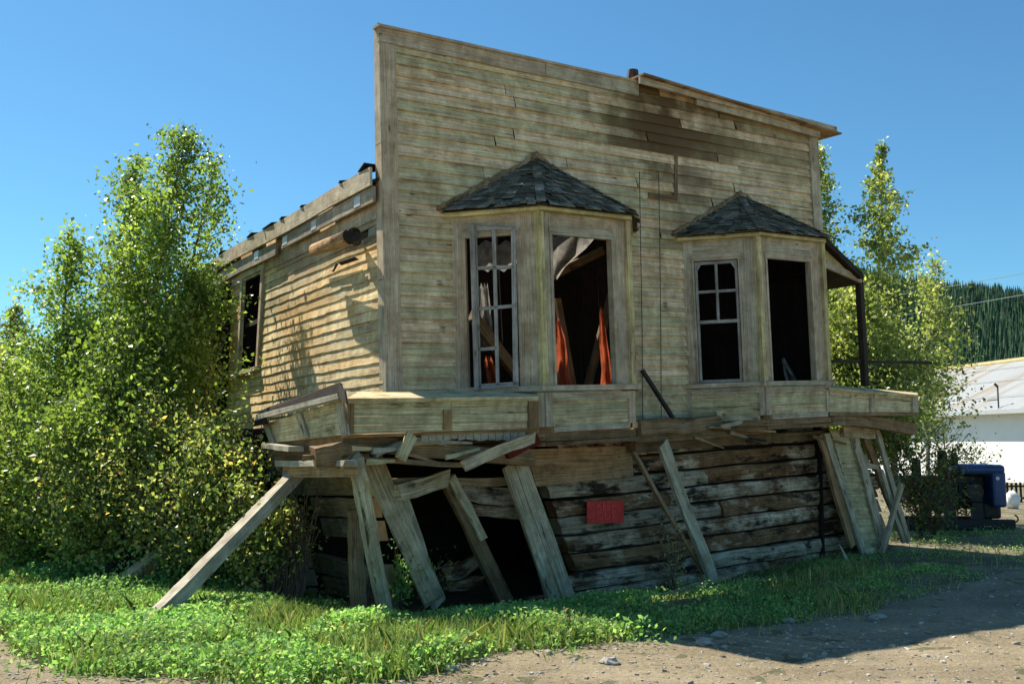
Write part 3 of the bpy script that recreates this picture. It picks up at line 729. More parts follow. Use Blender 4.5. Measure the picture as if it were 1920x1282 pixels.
# return panel on the left
cn = FP(652, 780, q); cn.z = 0; rd = (V((FP(652, 780, q).x, FP(652, 780, q).y, 0)))
rp = lambda px, py, n=0.: hit(px, py, rd + SOUT * n, SOUT)
RB = MB()
for r_, (c0, c1) in enumerate(((0, .3), (.31, .62), (.63, 1.))):
    L = lambda c: (505 + 8 * c, 792 + 38 * c); Rr = lambda c: (634 + 14 * c, 752 + 62 * c)
    RB.slab(rp(*L(c1)), rp(*Rr(c1)), rp(*Rr(c0)), rp(*L(c0)), .03)
ret = RB.build('cornice_return', M['panel'], BLD)
for quad in ([(506, 832), (514, 830), (500, 788), (490, 790)], [(568, 822), (577, 820), (562, 772), (552, 775)], [(640, 818), (651, 816), (640, 742), (626, 748)]):
    m = MB(); m.slab(*[rp(x, y, .03) for x, y in quad], .03); m.build('batten', M['prop'], ret)
m = MB(); m.slab(rp(478, 787, .12), rp(634, 747, .12), rp(632, 737, .12), rp(480, 777, .12), .03)
m.slab(rp(478, 787, .1), rp(636, 747, .1), rp(638, 722, -.22), rp(490, 768, -.22), .02)
m.build('cornice_cap', M['proplight'], ret)
m = MB(); m.slab(rp(488, 774, .02), rp(642, 738, .02), rp(636, 717, .0), rp(500, 764, .0), .03); m.slab(rp(636, 745, .13), rp(650, 758, .13), rp(646, 732, .1), rp(634, 718, .1), .02)
m.slab(rp(474, 800, .1), rp(500, 795, .1), rp(496, 782, .12), rp(478, 790, .12), .02)
m.build('lifted_flashing', M['blackwood'], ret)
# right hand cornice band beyond the bay
m = MB(); n2 = .78
for x0, x1, r in ((1556, 1638, .6), (1640, 1720, .3)):
    bq(x0, 726 + (x0 - 1556) * .085, 742 + (x0 - 1556) * .06, x1, 726 + (x1 - 1556) * .085, 742 + (x1 - 1556) * .06, n2, .03, r, m)
    bq(x0, 743 + (x0 - 1556) * .06, 772, x1, 743 + (x1 - 1556) * .06, 773, n2 - .012, .03, .9 - r * .4, m)
m.slab(FP(1554, 727, n2 + .05), FP(1722, 741, n2 + .05), FP(1720, 736, n2 - .7), FP(1560, 722, n2 - .6), .03)
rb = m.build('shop_cornice', M['panel'], BLD); rb['label'] = 'cornice band right of the right bay window'
m = MB(); bq(1634, 745, 772, 1642, 745, 772, n2 + .025, .03, m=m); m.build('batten', M['trim'], rb); m = MB(); bq(1712, 740, 773, 1722, 741, 773, n2 + .025, .2, m=m); m.build('batten', M['trim'], rb)
m = MB(); m.slab(FP(1722, 770, n2), FP(1722, 770, n2) + SV * 1.6, FP(1722, 740, n2) + SV * 1.6, FP(1722, 740, n2), .03)
m.slab(FP(1556, 772, n2), FP(1720, 773, n2), FP(1720, 773, n2) + SV * 4, FP(1556, 772, n2) + SV * 4, .05); m.build('porch_floor', M['beam'], BLD)
# side porch roof, post and rail on the right
m = MB()
g0, g1, g2, g3 = FP(1546, 452, .5), FP(1614, 512, .5), FP(1612, 527, .5), FP(1548, 498, .5)
m.slab(g3, g2, g1, g0, .03); pg = m.build('porch_gable', M['trimpaint'], BLD)
m = MB(); m.slab(FP(1546, 500, .53), FP(1616, 530, .53), FP(1617, 519, .53), FP(1546, 486, .53), .04); m.build('gable_trim', M['trim'], pg)
m = MB(); e0, e1 = FP(1544, 440, .62), FP(1619, 513, .62)
m.slab(e0 - V((0, 0, .04)), e1 - V((0, 0, .04)), e1 + SV * 4, e0 + SV * 4, .04); m.slab(e0 - V((0, 0, .09)), e1 - V((0, 0, .09)), e1, e0, .03)
m.slab(FP(1548, 502, .48), FP(1612, 531, .48), FP(1612, 531, .48) + SV * 3.9, FP(1548, 502, .48) + SV * 3.9, .02)
m.build('porch_roof', M['blackwood'], BLD)
m = MB(); m.beam(FP(1611, 528, .45), FP(1622, 724, .45), .09, .09, U); m.build('porch_post', M['blackwood'], BLD)
m = MB(); m.beam(FP(1558, 677, .42), FP(1745, 680, .42), .05, .05); m.build('porch_rail', M['blackwood'], BLD)
# --- log lower storey
LTL, LTR, LBL, LBR = FP(590, 858, -.05), FP(1556, 795, -.05), FP(742, 1200, -.05), FP(1622, 1050, -.05)
def LQ(a, b, n=0.): return (LBL * (1 - a) + LBR * a) * (1 - b) + (LTL * (1 - a) + LTR * a) * b + OUT * n
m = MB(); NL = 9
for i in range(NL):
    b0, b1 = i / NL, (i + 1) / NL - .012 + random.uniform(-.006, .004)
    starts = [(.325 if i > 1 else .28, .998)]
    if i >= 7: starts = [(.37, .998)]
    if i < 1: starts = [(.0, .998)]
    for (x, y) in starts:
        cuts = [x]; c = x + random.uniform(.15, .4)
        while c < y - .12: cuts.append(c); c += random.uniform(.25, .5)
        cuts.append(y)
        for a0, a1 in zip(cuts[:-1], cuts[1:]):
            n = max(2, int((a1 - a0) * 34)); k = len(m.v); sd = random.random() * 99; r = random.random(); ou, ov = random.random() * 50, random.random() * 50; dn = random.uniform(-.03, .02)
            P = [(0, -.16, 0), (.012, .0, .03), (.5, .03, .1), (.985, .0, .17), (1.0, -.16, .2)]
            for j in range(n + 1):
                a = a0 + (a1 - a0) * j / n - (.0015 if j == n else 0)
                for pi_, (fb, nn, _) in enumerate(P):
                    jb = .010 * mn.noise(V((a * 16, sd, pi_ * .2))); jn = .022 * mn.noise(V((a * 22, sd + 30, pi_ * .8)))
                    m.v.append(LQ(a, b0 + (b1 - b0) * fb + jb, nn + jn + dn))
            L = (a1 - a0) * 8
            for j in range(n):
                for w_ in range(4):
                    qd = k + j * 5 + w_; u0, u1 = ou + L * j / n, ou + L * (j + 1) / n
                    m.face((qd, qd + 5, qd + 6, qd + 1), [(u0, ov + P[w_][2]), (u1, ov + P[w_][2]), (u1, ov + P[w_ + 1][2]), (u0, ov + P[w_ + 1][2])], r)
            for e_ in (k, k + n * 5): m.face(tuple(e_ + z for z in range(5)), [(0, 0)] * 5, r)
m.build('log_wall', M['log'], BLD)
m = MB()   # dark backing sheet filling the gaps between logs
m.slab(LQ(.33, -.02, -.2), LQ(1., -.02, -.2), LQ(1., 1., -.2), LQ(.36, 1., -.2), .05); m.build('log_backing', M['inside'], BLD)
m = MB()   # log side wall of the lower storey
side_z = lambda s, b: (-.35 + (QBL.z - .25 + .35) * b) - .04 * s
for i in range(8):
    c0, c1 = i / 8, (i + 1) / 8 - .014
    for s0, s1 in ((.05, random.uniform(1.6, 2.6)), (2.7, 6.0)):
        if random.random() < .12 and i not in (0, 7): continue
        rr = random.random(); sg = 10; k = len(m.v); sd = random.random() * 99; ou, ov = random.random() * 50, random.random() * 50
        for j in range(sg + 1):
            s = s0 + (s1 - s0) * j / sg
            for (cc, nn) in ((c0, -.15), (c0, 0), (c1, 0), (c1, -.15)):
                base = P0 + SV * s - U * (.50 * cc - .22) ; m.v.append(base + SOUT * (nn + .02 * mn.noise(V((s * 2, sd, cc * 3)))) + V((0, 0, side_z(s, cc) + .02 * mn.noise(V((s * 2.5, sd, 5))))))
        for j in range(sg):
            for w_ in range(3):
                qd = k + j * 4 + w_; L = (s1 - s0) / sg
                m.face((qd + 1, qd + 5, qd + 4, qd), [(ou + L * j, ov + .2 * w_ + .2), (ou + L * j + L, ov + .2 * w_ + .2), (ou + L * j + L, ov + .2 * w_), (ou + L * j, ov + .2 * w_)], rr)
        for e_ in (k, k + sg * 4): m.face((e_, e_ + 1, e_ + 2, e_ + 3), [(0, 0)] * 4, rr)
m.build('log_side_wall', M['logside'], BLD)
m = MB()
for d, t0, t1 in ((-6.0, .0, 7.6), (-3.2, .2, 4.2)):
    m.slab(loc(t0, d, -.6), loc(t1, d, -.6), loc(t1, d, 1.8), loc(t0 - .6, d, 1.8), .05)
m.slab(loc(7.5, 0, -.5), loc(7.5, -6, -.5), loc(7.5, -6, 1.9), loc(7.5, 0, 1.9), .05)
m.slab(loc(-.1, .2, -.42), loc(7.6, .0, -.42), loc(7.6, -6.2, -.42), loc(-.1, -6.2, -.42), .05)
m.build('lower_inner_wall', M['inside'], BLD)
# beams and rubble of the sunken joist zone
def fb(name, mat, p, q, w, t, hint=(0, 0, 1), seg=6, jit=.012, rough=.12, parent=BLD, **k):
    return MB().beam(p, q, w, t, hint, seg, jit, rough=rough, **k).build(name, M[mat], parent)
fb('joist_beam', 'beam', FP(655, 832, .55), FP(998, 858, .55), .16, .14)
fb('joist_beam', 'beam', FP(1190, 802, .30), FP(1345, 792, .30), .18, .16, rough=.3)
fb('joist_beam', 'beam', FP(1186, 822, .26), FP(1440, 806, .26), .11, .1)
fb('joist_beam', 'beam', FP(1180, 838, .10), FP(1556, 812, .10), .12, .2)
fb('joist_beam', 'beam', FP(1556, 785, .70), FP(1715, 805, .60), .17, .12, bow=V((0, 0, .03)))
fb('joist_beam', 'beam', rp(508, 850, -.1), rp(655, 848, -.1), .3, .1, rough=.25)
fb('joist_beam', 'beam', FP(588, 858, .72), FP(655, 850, .7), .20, .2, rough=.4, seg=8)
fb('joist_beam', 'proplight', rp(526, 870, .04), rp(655, 866, .04), .06, .14, seg=3)
fb('joist_beam', 'beam', rp(540, 884, .0), rp(658, 880, .0), .13, .12, seg=3)
fb('joist_beam', 'beam', FP(655, 862, .62), FP(870, 872, .50), .05, .3)
fb('joist_beam', 'redwood', FP(948, 852, .75), FP(1004, 826, .75), .11, .08)
m = MB(); m.slab(FP(1000, 842, -.02), FP(1185, 838, -.02), FP(1185, 905, .0), FP(1035, 915, .0), .03)
m = MB(); m.slab(FP(1006, 912, .03), FP(1188, 893, .03), FP(1184, 836, .03), FP(985, 842, .03), .05, .95); m.build('wall_panel', M['beam'], BLD)
# a soffit that keeps the joist zone dark and the broken tin edge
m = MB(); m.slab(FP(655, 815, .8), FP(1010, 803, .8), FP(1010, 803, .8) + SV * .9, FP(655, 815, .8) + SV * .9, .03); m.build('soffit_boards', M['beam'], BLD)
m = MB()
for i in range(14):
    x = 790 + i * 14; m.slab(FP(x, 822 + random.random() * 5, .72), FP(x + 13, 822 + random.random() * 6, .72), FP(x + 13, 808, .78), FP(x, 808, .78), .005)
m.build('torn_tin_edge', M['tin'], BLD)
fb('inner_stud', 'panel', FP(1497, 478, -.35), FP(1516, 716, -.35), .12, .05, U)
fb('inner_stud', 'beam', FP(1516, 478, -.1), FP(1528, 716, -.1), .07, .05, U)
RS = random.Random(5)
for i in range(16):   # splintered laths hanging in the joist zone
    x = RS.uniform(560, 1000) if i < 11 else RS.uniform(1200, 1530); y = RS.uniform(828, 868) if i < 11 else RS.uniform(800, 828); L_ = RS.uniform(25, 75); a_ = RS.choice([-1, 1]) * RS.uniform(.05, .6)
    n_ = RS.uniform(.62, .8) if i < 11 else RS.uniform(.3, .42)
    fb('splintered_lath', RS.choice(['beam', 'panel', 'proplight', 'blackwood', 'beam']), FP(x, y, n_), FP(x + L_, y + L_ * a_ * .5, n_), RS.uniform(.025, .06), .02, seg=4, rough=.3, tap=.5)
# racked door frames under the cornice
def frame_board(name, mat, top, bot, n0, n1, w, t=.05, parent=BLD, **k):
    p, q = FP(*top, n0), FP(*bot, n1); fb(name, mat, p, q, w, t, U, parent=parent, jit=.012, rough=.12, **k)
    return p, q
frame_board('door_jamb', 'prop', (700, 868), (812, 1120), .28, .22, .24)
frame_board('door_jamb', 'prop', (736, 900), (820, 1130), .20, .14, .20)
frame_board('door_jamb', 'beam', (836, 892), (958, 1148), .24, .22, .17, .08)
frame_board('door_jamb', 'prop', (846, 892), (905, 1010), .30, .29, .10, .03)
frame_board('door_jamb', 'prop', (957, 866), (1052, 1150), .42, .34, .22, .06)
frame_board('door_jamb', 'prop', (975, 866), (1076, 1148), .44, .36, .17, .05)
frame_board('door_jamb', 'beam', (1000, 960), (1040, 1100), .26, .26, .08)
fb('door_lintel', 'prop', FP(742, 925, .32), FP(838, 896, .32), .17, .06)
fb('door_lintel', 'beam', FP(720, 905, .2), FP(960, 902, .2), .09, .06)
fb('rotten_log_end', 'log', FP(852, 918, .12), FP(978, 938, .12), .19, .14, rough=.3)
fb('rotten_log_end', 'log', FP(870, 952, .1), FP(985, 962, .1), .13, .12, rough=.3)
fb('rotten_log_end', 'log', FP(828, 1076, -.1), FP(892, 1052, -.1), .16, .12, rough=.35)
fb('rotten_log_end', 'log', FP(835, 1100, -.1), FP(900, 1086, -.1), .1, .12, rough=.35)
# racked end bay on the right: board, strip of siding, board, small window
frame_board('end_board', 'prop', (1548, 812), (1618, 1034), .34, .30, .12)
frame_board('end_board', 'prop', (1598, 800), (1656, 1026), .34, .30, .16)
frame_board('end_board', 'beam', (1537, 815), (1598, 1024), .30, .26, .12)
m = MB(); A0, A1, C0, C1 = FP(1556, 806, .30), FP(1600, 806, .30), FP(1622, 1036, .26), FP(1656, 1034, .26)
for i in range(17):
    f0, f1 = i / 17, (i + 1) / 17 + .008; m.slab(A0.lerp(C0, f1) + OUT * .02, A1.lerp(C1, f1) + OUT * .02, A1.lerp(C1, f0), A0.lerp(C0, f0), .02)
m.build('end_siding', M['panel'], BLD)
fb('end_lintel', 'prop', FP(1580, 808, .36), FP(1640, 812, .36), .18, .05)
frame_board('window_jamb', 'prop', (1594, 830), (1618, 905), .20, .18, .09); frame_board('window_jamb', 'beam', (1622, 822), (1680, 970), .22, .2, .12)
frame_board('end_board', 'prop', (1640, 795), (1702, 1014), .34, .3, .10); frame_board('end_board', 'prop', (1650, 880), (1694, 1016), .42, .4, .07)
fb('window_sill', 'prop', FP(1604, 868, .24), FP(1644, 874, .24), .07, .1); fb('rotten_log_end', 'log', FP(1606, 896, .1), FP(1650, 902, .1), .2, .15)
m = MB()
for i in range(9):
    b0, b1 = i / 9, (i + 1) / 9 - .015; m.slab(LQ(1.0, b0, .0), LQ(1.09, b0, .0), LQ(1.085, b1, .0), LQ(1.0, b1, .0), .1) if i != 7 and i != 8 else None
m.build('end_log_wall', M['log'], BLD)
# ------------------------------------------------------------------ loose timbers and props (things of their own)
def timber(name, label, cat, p, q, w, t, mat, hint=(0, 0, 1), group=None, seg=14, rough=.1, jit=.01, bow=None, tap=1.):
    o = MB().beam(p, q, w, t, hint, seg, jit, bow=bow, rough=rough, tap=tap).build(name, M[mat], None)
    return tag(o, label, cat, group)
g1 = GP(268, 1178, .0)
timber('raking_prop', 'long bleached timber leaning from the grass up to the left corner', 'timber prop', g1 - V((.0, 0, .02)), rp(566, 878, -.12), .19, .12, 'proplight', OUT)
timber('support_post', 'pale slim post leaning under the left end of the cornice', 'post', FP(666, 858, .80), GP(722, 1152, -.1), .13, .11, 'prop', U)
timber('support_post', 'brown cracked upright post behind the pale slim post', 'post', SP(664, 955, .3), SP(672, 1145, .3), .14, .1, 'beam', U)
timber('raking_prop', 'pale narrow board leaning at the middle of the log wall', 'timber prop', FP(1240, 832, .36), GP(1338, 1090, -.12), .17, .05, 'prop', U)
timber('raking_prop', 'dark thin pole tangled with dry vine on the log wall', 'pole', FP(1186, 848, .3), FP(1318, 1075, .45), .05, .05, 'beam', U)
timber('raking_prop', 'short prop crossing the right end frame of the lower storey', 'timber prop', FP(1692, 905, .55), GP(1654, 1036, -.04), .09, .05, 'prop', U)
timber('loose_stick', 'dark stick leaning on the front between the two bay windows', 'stick', FP(1204, 694, .06), FP(1262, 784, .38), .05, .04, 'blackwood', U)
timber('loose_board', 'short pale board dangling under the left cornice', 'board', FP(774, 812, .84), FP(750, 862, .86), .12, .03, 'panel', U)
timber('loose_board', 'cracked grey board slanting under the left bay window', 'board', FP(870, 874, .92), FP(1000, 818, .92), .11, .04, 'prop')
timber('loose_board', 'splintered board lying under the right bay window', 'board', FP(1352, 800, .55), FP(1420, 782, .5), .05, .03, 'prop')
timber('loose_board', 'curled plank lodged under the sill of the right bay window', 'board', FP(1345, 775, .35), FP(1432, 778, .5), .09, .03, 'panel', bow=V((0, 0, .05)))
timber('loose_board', 'long thin slat lying below the right bay window', 'board', FP(1330, 800, .42), FP(1452, 808, .42), .03, .05, 'prop')
timber('loose_board', 'sunlit broken board below the left cornice return', 'board', rp(502, 836, .1), rp(556, 842, .1), .05, .16, 'proplight')
timber('loose_board', 'curved weathered plank lying on sunlit rubble below the cornice', 'board', FP(700, 850, .7), FP(830, 832, .62), .05, .12, 'proplight', bow=V((0, 0, .08)), rough=.2)
gA, gB = GP(1250, 1118, -.08), GP(1372, 1068, -.08)
timber('ground_board', 'grey plank lying in the grass along the log wall', 'board', V((gA.x, gA.y, gz(gA.x, gA.y) + .06)), V((gB.x, gB.y, gz(gB.x, gB.y) + .09)), .04, .13, 'prop')
gA, gB = GP(880, 1170, -.1), GP(1035, 1152, -.1)
timber('ground_board', 'grey plank lying in front of the open doorways', 'board', V((gA.x, gA.y, gz(gA.x, gA.y) + .08)), V((gB.x, gB.y, gz(gB.x, gB.y) + .12)), .05, .14, 'prop')
gA = GP(205, 1118); timber('buried_beam', 'grey beam end sticking out from under the bushes', 'beam', V((gA.x, gA.y, .03)), V((gA.x, gA.y, .03)) + V((.38, .9, .42)), .16, .13, 'prop')
gA = GP(172, 1106); timber('buried_beam', 'blackened beam rising into the bushes at far left', 'beam', V((gA.x, gA.y, .02)), V((gA.x, gA.y, .02)) + V((.75, 1.2, .85)), .14, .12, 'blackwood')
gA = GP(277, 1110); timber('short_post', 'short brown post under the bushes', 'post', V((gA.x, gA.y, -.05)), V((gA.x, gA.y, .3)), .09, .09, 'beam', U)
gA = GP(1590, 1045); timber('ground_stake', 'small pale stake at the foot of the log wall', 'stake', V((gA.x, gA.y, -.1)), V((gA.x - .12, gA.y, .17)), .1, .03, 'prop', U, tap=.2)
# stump by the post
gA = GP(688, 1140, -.1); st_ = MB()
st_.tube([(gA.x, gA.y, -.35), (gA.x, gA.y, -.02), (gA.x + .01, gA.y, .05)], [.1, .085, .05], 9)
for dx, h in ((-.05, .16), (.02, .24), (.07, .12)): st_.tube([(gA.x + dx, gA.y + .02, -.1), (gA.x + dx * 1.2, gA.y + .02, h)], [.035, .02], 7)
tag(st_.build('stump', M['twig'], None), 'ragged grey stump at the foot of the slim post', 'stump')
# red notice
s0, s1, s2, s3 = FP(1101, 981, .05), FP(1170, 979, .05), FP(1169, 937, .05), FP(1101, 940, .05)
sg = tag(MB().slab(s0, s1, s2, s3, .012).build('warning_sign', M['sign'], None), 'small faded red warning notice nailed on the log wall', 'sign')
def text(body, px, py, size):
    c = bpy.data.curves.new('t', 'FONT'); c.body = body; c.size = size; c.align_x = 'CENTER'; c.align_y = 'CENTER'; c.extrude = .002
    o = bpy.data.objects.new('t', c); link(o); dg = bpy.context.evaluated_depsgraph_get(); me = bpy.data.meshes.new_from_object(o.evaluated_get(dg)); bpy.data.objects.remove(o)
    p = FP(px, py, .054); x = (s1 - s0).normalized(); y = V((0, 0, 1)); z = OUT
    me.transform(__import__('mathutils').Matrix(((x.x, y.x, z.x, p.x), (x.y, y.y, z.y, p.y), (x.z, y.z, z.z, p.z), (0, 0, 0, 1))))
    me.materials.clear(); me.materials.append(M['signtext']); o = bpy.data.objects.new('lettering', me); link(o); o.parent = sg
text('KEEP', 1136, 949, .15); text('OUT', 1136, 967, .15)
# ------------------------------------------------------------------ white warehouse, fence, engine, sack, lines
wp = GP(1900, 905); wd_ = V((-.138, .99, 0)).normalized(); wn_ = V((-.99, -.138, 0)).normalized()
WH = empty('warehouse', V((wp.x, wp.y, 0)), 'long low white warehouse with a streaked metal roof and yellow ridge', 'warehouse')
W = lambda s, n, z: V((wp.x, wp.y, 0)) + wd_ * s + wn_ * n + V((0, 0, z))
m = MB(); m.slab(W(14, 0, -.2), W(-14, 0, -.2), W(-14, 0, 2.85), W(14, 0, 2.85), .2); m.slab(W(14, -10, -.2), W(14, 0, -.2), W(14, -5, 5), W(14, -10, 2.85), .2); m.build('wall', M['white'], WH)
m = MB()
for s0, s1 in ((-14.5, 14.5),):
    a, b, c, d = W(s1, .5, 2.78), W(s0, .5, 2.78), W(s0, -5, 5.35), W(s1, -5, 5.35)
    k = len(m.v); m.v += [a, b, c, d]; m.face((k, k + 1, k + 2, k + 3), [(0, 0), (29, 0), (29, 6), (0, 6)], .5)
    a, b = W(s1, -10.5, 2.78), W(s0, -10.5, 2.78); k = len(m.v); m.v += [a, b, c, d]; m.face((k, k + 1, k + 2, k + 3), [(0, 0), (29, 0), (29, 6), (0, 6)], .5)
wr = m.build('roof', M['roofmetal'], WH)
m = MB(); m.beam(W(-14.5, -5, 5.38), W(14.5, -5, 5.38), .14, .3); m.build('ridge_cap', M['ridgecap'], WH)
m = MB(); m.beam(W(-14.5, .52, 2.75), W(14.5, .52, 2.75), .16, .06); m.build('gutter', M['tin'], WH)
m = MB()
for z, n in ((3.4, -.75), (4.2, -2.5), (4.9, -4.0)): m.beam(W(-14, n, z + .04), W(14, n, z + .04), .03, .03)
m.build('roof_rail', M['tin'], WH)
m = MB(); pm = W(.4, .2, 2.9); m.tube([pm, pm + V((0, 0, .9))], .03, 6); m.tube([pm + V((0, 0, .35)), pm + V((-.45, 0, .3))], .02, 5); m.tube([pm + V((0, 0, .85)), pm + V((-.12, 0, .98))], .05, 6); m.build('service_mast', M['wire'], WH)
fo = GP(1886, 932); FN = empty('picket_fence', V((fo.x, fo.y, 0)), 'dark picket fence at the far right before the white warehouse', 'fence')
pd = V((1, .15, 0)).normalized(); fl = (GP(1886, 932)); base = V((YP(1886, 925, 27).x, 27, 0))
m = MB()
for z in (.1, .42): m.beam(base + V((0, 0, z)), base + pd * 4 + V((0, 0, z)), .05, .03)
m.build('rail', M['blackwood'], FN)
for i in range(22):
    p = base + pd * (.05 + i * .13); MB().beam(p + V((0, 0, -.1)), p + V((0, 0, .5 + .03 * random.random())), .06, .02, pd).build('picket', M['blackwood'], FN)
# engine
eo = GP(1800, 994); EN = empty('engine_unit', V((eo.x, eo.y, 0)), 'old dark engine unit with a blue hood standing on skids beside the bushes', 'machine')
E = lambda x, y, z: V((eo.x, eo.y, 0)) + V((x, y, z))
def rbox(x0, x1, y0, y1, z0, z1, name, mat, bev=.04):
    m = MB(); m.slab(E(x0, y0, z0), E(x1, y0, z0), E(x1, y0, z1), E(x0, y0, z1), y1 - y0)
    return m.build(name, M[mat], EN, bevel=bev)
for yy in (0, .9):
    m = MB(); m.beam(E(-.95, yy, .1), E(1.0, yy, .1), .2, .16, (0, 0, 1), 6, .0); m.build('skid', M['engine'], EN, bevel=.02)
m = MB(); m.tube([E(.95, .02, .14)] + [E(1.0 + .09 * math.sin(t), .02, .14 + .07 - .07 * math.cos(t)) for t in np.linspace(.3, 2.8, 7)], .015, 6); m.build('tow_hook', M['engine'], EN)
rbox(.02, .88, -.05, .85, 1.02, 1.2, 'hood', 'blue', .07); rbox(.62, .88, -.05, .85, .42, 1.08, 'radiator_housing', 'blue', .05)
rbox(.0, .62, .25, .8, .38, 1.0, 'engine_block', 'engine', .03); rbox(.06, .5, .1, .26, .5, .85, 'cylinder_head', 'engine', .02)
rbox(-.85, -.02, .1, .8, .45, .98, 'gearbox', 'engine', .06); rbox(.5, .84, .1, .7, .2, .5, 'sump', 'engine', .05)
for x, h, r_ in ((-.62, 1.28, .09), (-.12, 1.42, .1), (.1, 1.38, .07)):
    MB().tube([E(x, .35, .9), E(x, .35, h), E(x + .01, .35, h + .03)], [r_, r_ * .9, r_ * .6], 12).build('exhaust_stack', M['engine'], EN, smooth=False)
for x in (-.6, -.15, .35):
    MB().beam(E(x, .05, .1), E(x, .05, .5), .2, .08, (1, 0, 0)).build('leg', M['engine'], EN)
def wheel(x, z, r_):
    m = MB(); m.tube([E(x, -.02, z), E(x, .05, z)], [r_, r_], 20); m.build('flywheel', M['engine'], EN)
wheel(-.35, .62, .3); wheel(.3, .7, .16)
MB().tube([E(.7, -.08, .95), E(.7, -.05, .95)], [.035, .035], 12).build('cap', M['tin'], EN)
# sack
sp_ = YP(1899, 938, 24.5); s_ = MB(); pts = []
rows = []
for i in range(8):
    ph = math.pi * i / 7; row = []
    for j in range(12):
        t = 2 * math.pi * j / 12; rr = 1 + .75 * mn.noise(V((math.cos(t) * 2.2, math.sin(t) * 2.2, ph * 2.4)))
        row.append(V((sp_.x + .19 * math.sin(ph) * math.cos(t) * rr, sp_.y + .15 * math.sin(ph) * math.sin(t), .2 + .22 * math.cos(ph) * rr)))
    s_.v += row
for i in range(7):
    for j in range(12): a = i * 12; s_.face((a + j, a + (j + 1) % 12, a + 12 + (j + 1) % 12, a + 12 + j), [(0, 0)] * 4, .5)
tag(s_.build('sack', M['sack'], None, smooth=True), 'white plastic sack on the ground in front of the picket fence', 'sack')
for k, (x0, y0, x1, y1, lab) in enumerate(((1640, 588, 2000, 532, 'upper pale overhead cable crossing the forested hill'), (1600, 632, 2000, 573, 'lower pale overhead cable crossing the forested hill'))):
    a, b = YP(x0 - 500, y0 + 60, 75), YP(x1 + 300, y1 - 60, 60); pts = [a.lerp(b, f) + V((0, 0, -1.6 * 4 * f * (1 - f) * .4)) for f in np.linspace(0, 1, 20)]
    c = pts[10]; tgt = YP((x0 + x1) / 2 + 60, (y0 + y1) / 2 - 8, c.y); pts = [p + V((0, 0, tgt.z - c.z)) for p in pts]
    tag(MB().tube(pts, .022, 5).build('power_line', M['line'], None), lab, 'cable')
# ------------------------------------------------------------------ trees and bushes
def tree(name, label, x, y, h, prof, nb, per, ls, leafm, barkm, seed, cat='tree', group=None, stems=1, spread=.25, trunk_r=.05, up=.8, sig=.17, lean=(0, 0), low=.08, bare=0.):
    rs = np.random.default_rng(seed); rd_ = random.Random(seed); z0 = gz(x, y) - .05 if abs(x) < 14 and y < 22 else 0.
    root = empty(name, V((x, y, z0)), label, cat, group); tr = MB(); P, CL = [], []
    for s in range(stems):
        hs = h * (1 if s == 0 else rd_.uniform(.6, .92)); ang = rd_.uniform(0, 6.28); sp = 0 if s == 0 and stems < 3 else spread * rd_.uniform(.4, 1)
        bx, by = x + .25 * sp * math.cos(ang), y + .25 * sp * math.sin(ang); pts = []
        for i in range(9):
            f = i / 8; pts.append(V((bx + (lean[0] + sp * math.cos(ang)) * f ** 1.2 + .04 * math.sin(f * 7 + s), by + (lean[1] + sp * math.sin(ang)) * f ** 1.2, z0 + hs * f)))
        tr.tube(pts, [trunk_r * (1 - .9 * i / 8) * (1 if s == 0 else .7) + .004 for i in range(9)], 7)
        for k in range(nb):
            f = low + (1 - low) * (k + rd_.random()) / nb; i = min(7, int(f * 8)); c = pts[i].lerp(pts[i + 1], f * 8 - i)
            rad = np.interp(f, [p[0] for p in prof], [p[1] for p in prof]) * rd_.uniform(.45, 1.1); a = rd_.uniform(0, 6.28)
            d = V((math.cos(a), math.sin(a), up * rd_.uniform(.4, 1.2))); d.normalize(); L = rad / max(.3, math.hypot(d.x, d.y))
            e = c + d * L; mid = c.lerp(e, .5) + V((0, 0, -.05 * L)); 
            if L > .12: tr.tube([c, mid, e], [.012 * (1 - f) + .006, .007, .003], 4, cap=False)
            n = max(4, int(per * 1.3 * (rad + .12) / .5)); t = rs.random(n) ** .7; cl = rd_.random()
            base = np.array(c)[None] * (1 - t[:, None]) + np.array(e)[None] * t[:, None]
            if rd_.random() < bare: n0 = int(n * .3); base = base[:n0]; t = t[:n0]
            q = base + rs.normal(size=(len(base), 3)) * (sig * (.35 + rad)) * np.array([1, 1, .8]); P.append(q); CL.append(np.full(len(q), cl))
        q = np.array(pts[-1])[None] + rs.normal(size=(30, 3)) * np.array([.05, .05, .22]) - np.array([0, 0, .15]); P.append(q); CL.append(np.full(30, .6))
    P = np.concatenate(P); CL = np.concatenate(CL); P[:, 2] = np.maximum(P[:, 2], z0 + .05)
    tr.build('trunk', M[barkm], root); sz = ls * .88 * np.clip(rs.lognormal(.0, .3, len(P)), .5, 1.9)
    rr = np.clip(rs.random(len(P)) * .5 + CL * .5, 0, 1)
    arr_mesh('crown', leaf_quads(P, sz), 4, M[leafm], root, rr, CL); return root
cone = [(0, .55), (.12, .8), (.35, .85), (.6, .6), (.85, .25), (1, .05)]
def at(px, d): return (px - 960) / FPX * d
tree('poplar_tree', 'tallest green poplar standing against the left side of the building', at(228, 13.5), 13.5, 5.95, [(0, .7), (.15, .95), (.4, 1.0), (.65, .95), (.85, .65), (1, .15)], 100, 105, .066, 'leaf', 'bark', 3, stems=2, spread=.35, trunk_r=.06, lean=(.75, 0), group='green poplars at the left')
tree('poplar_tree', 'poplar with a sparse twin top at right of the left clump', at(280, 14.2), 14.2, 5.95, [(0, .3), (.3, .45), (.6, .6), (.8, .5), (1, .1)], 65, 80, .064, 'leaf', 'bark', 4, trunk_r=.05, group='green poplars at the left', bare=.25, lean=(.85, 0))
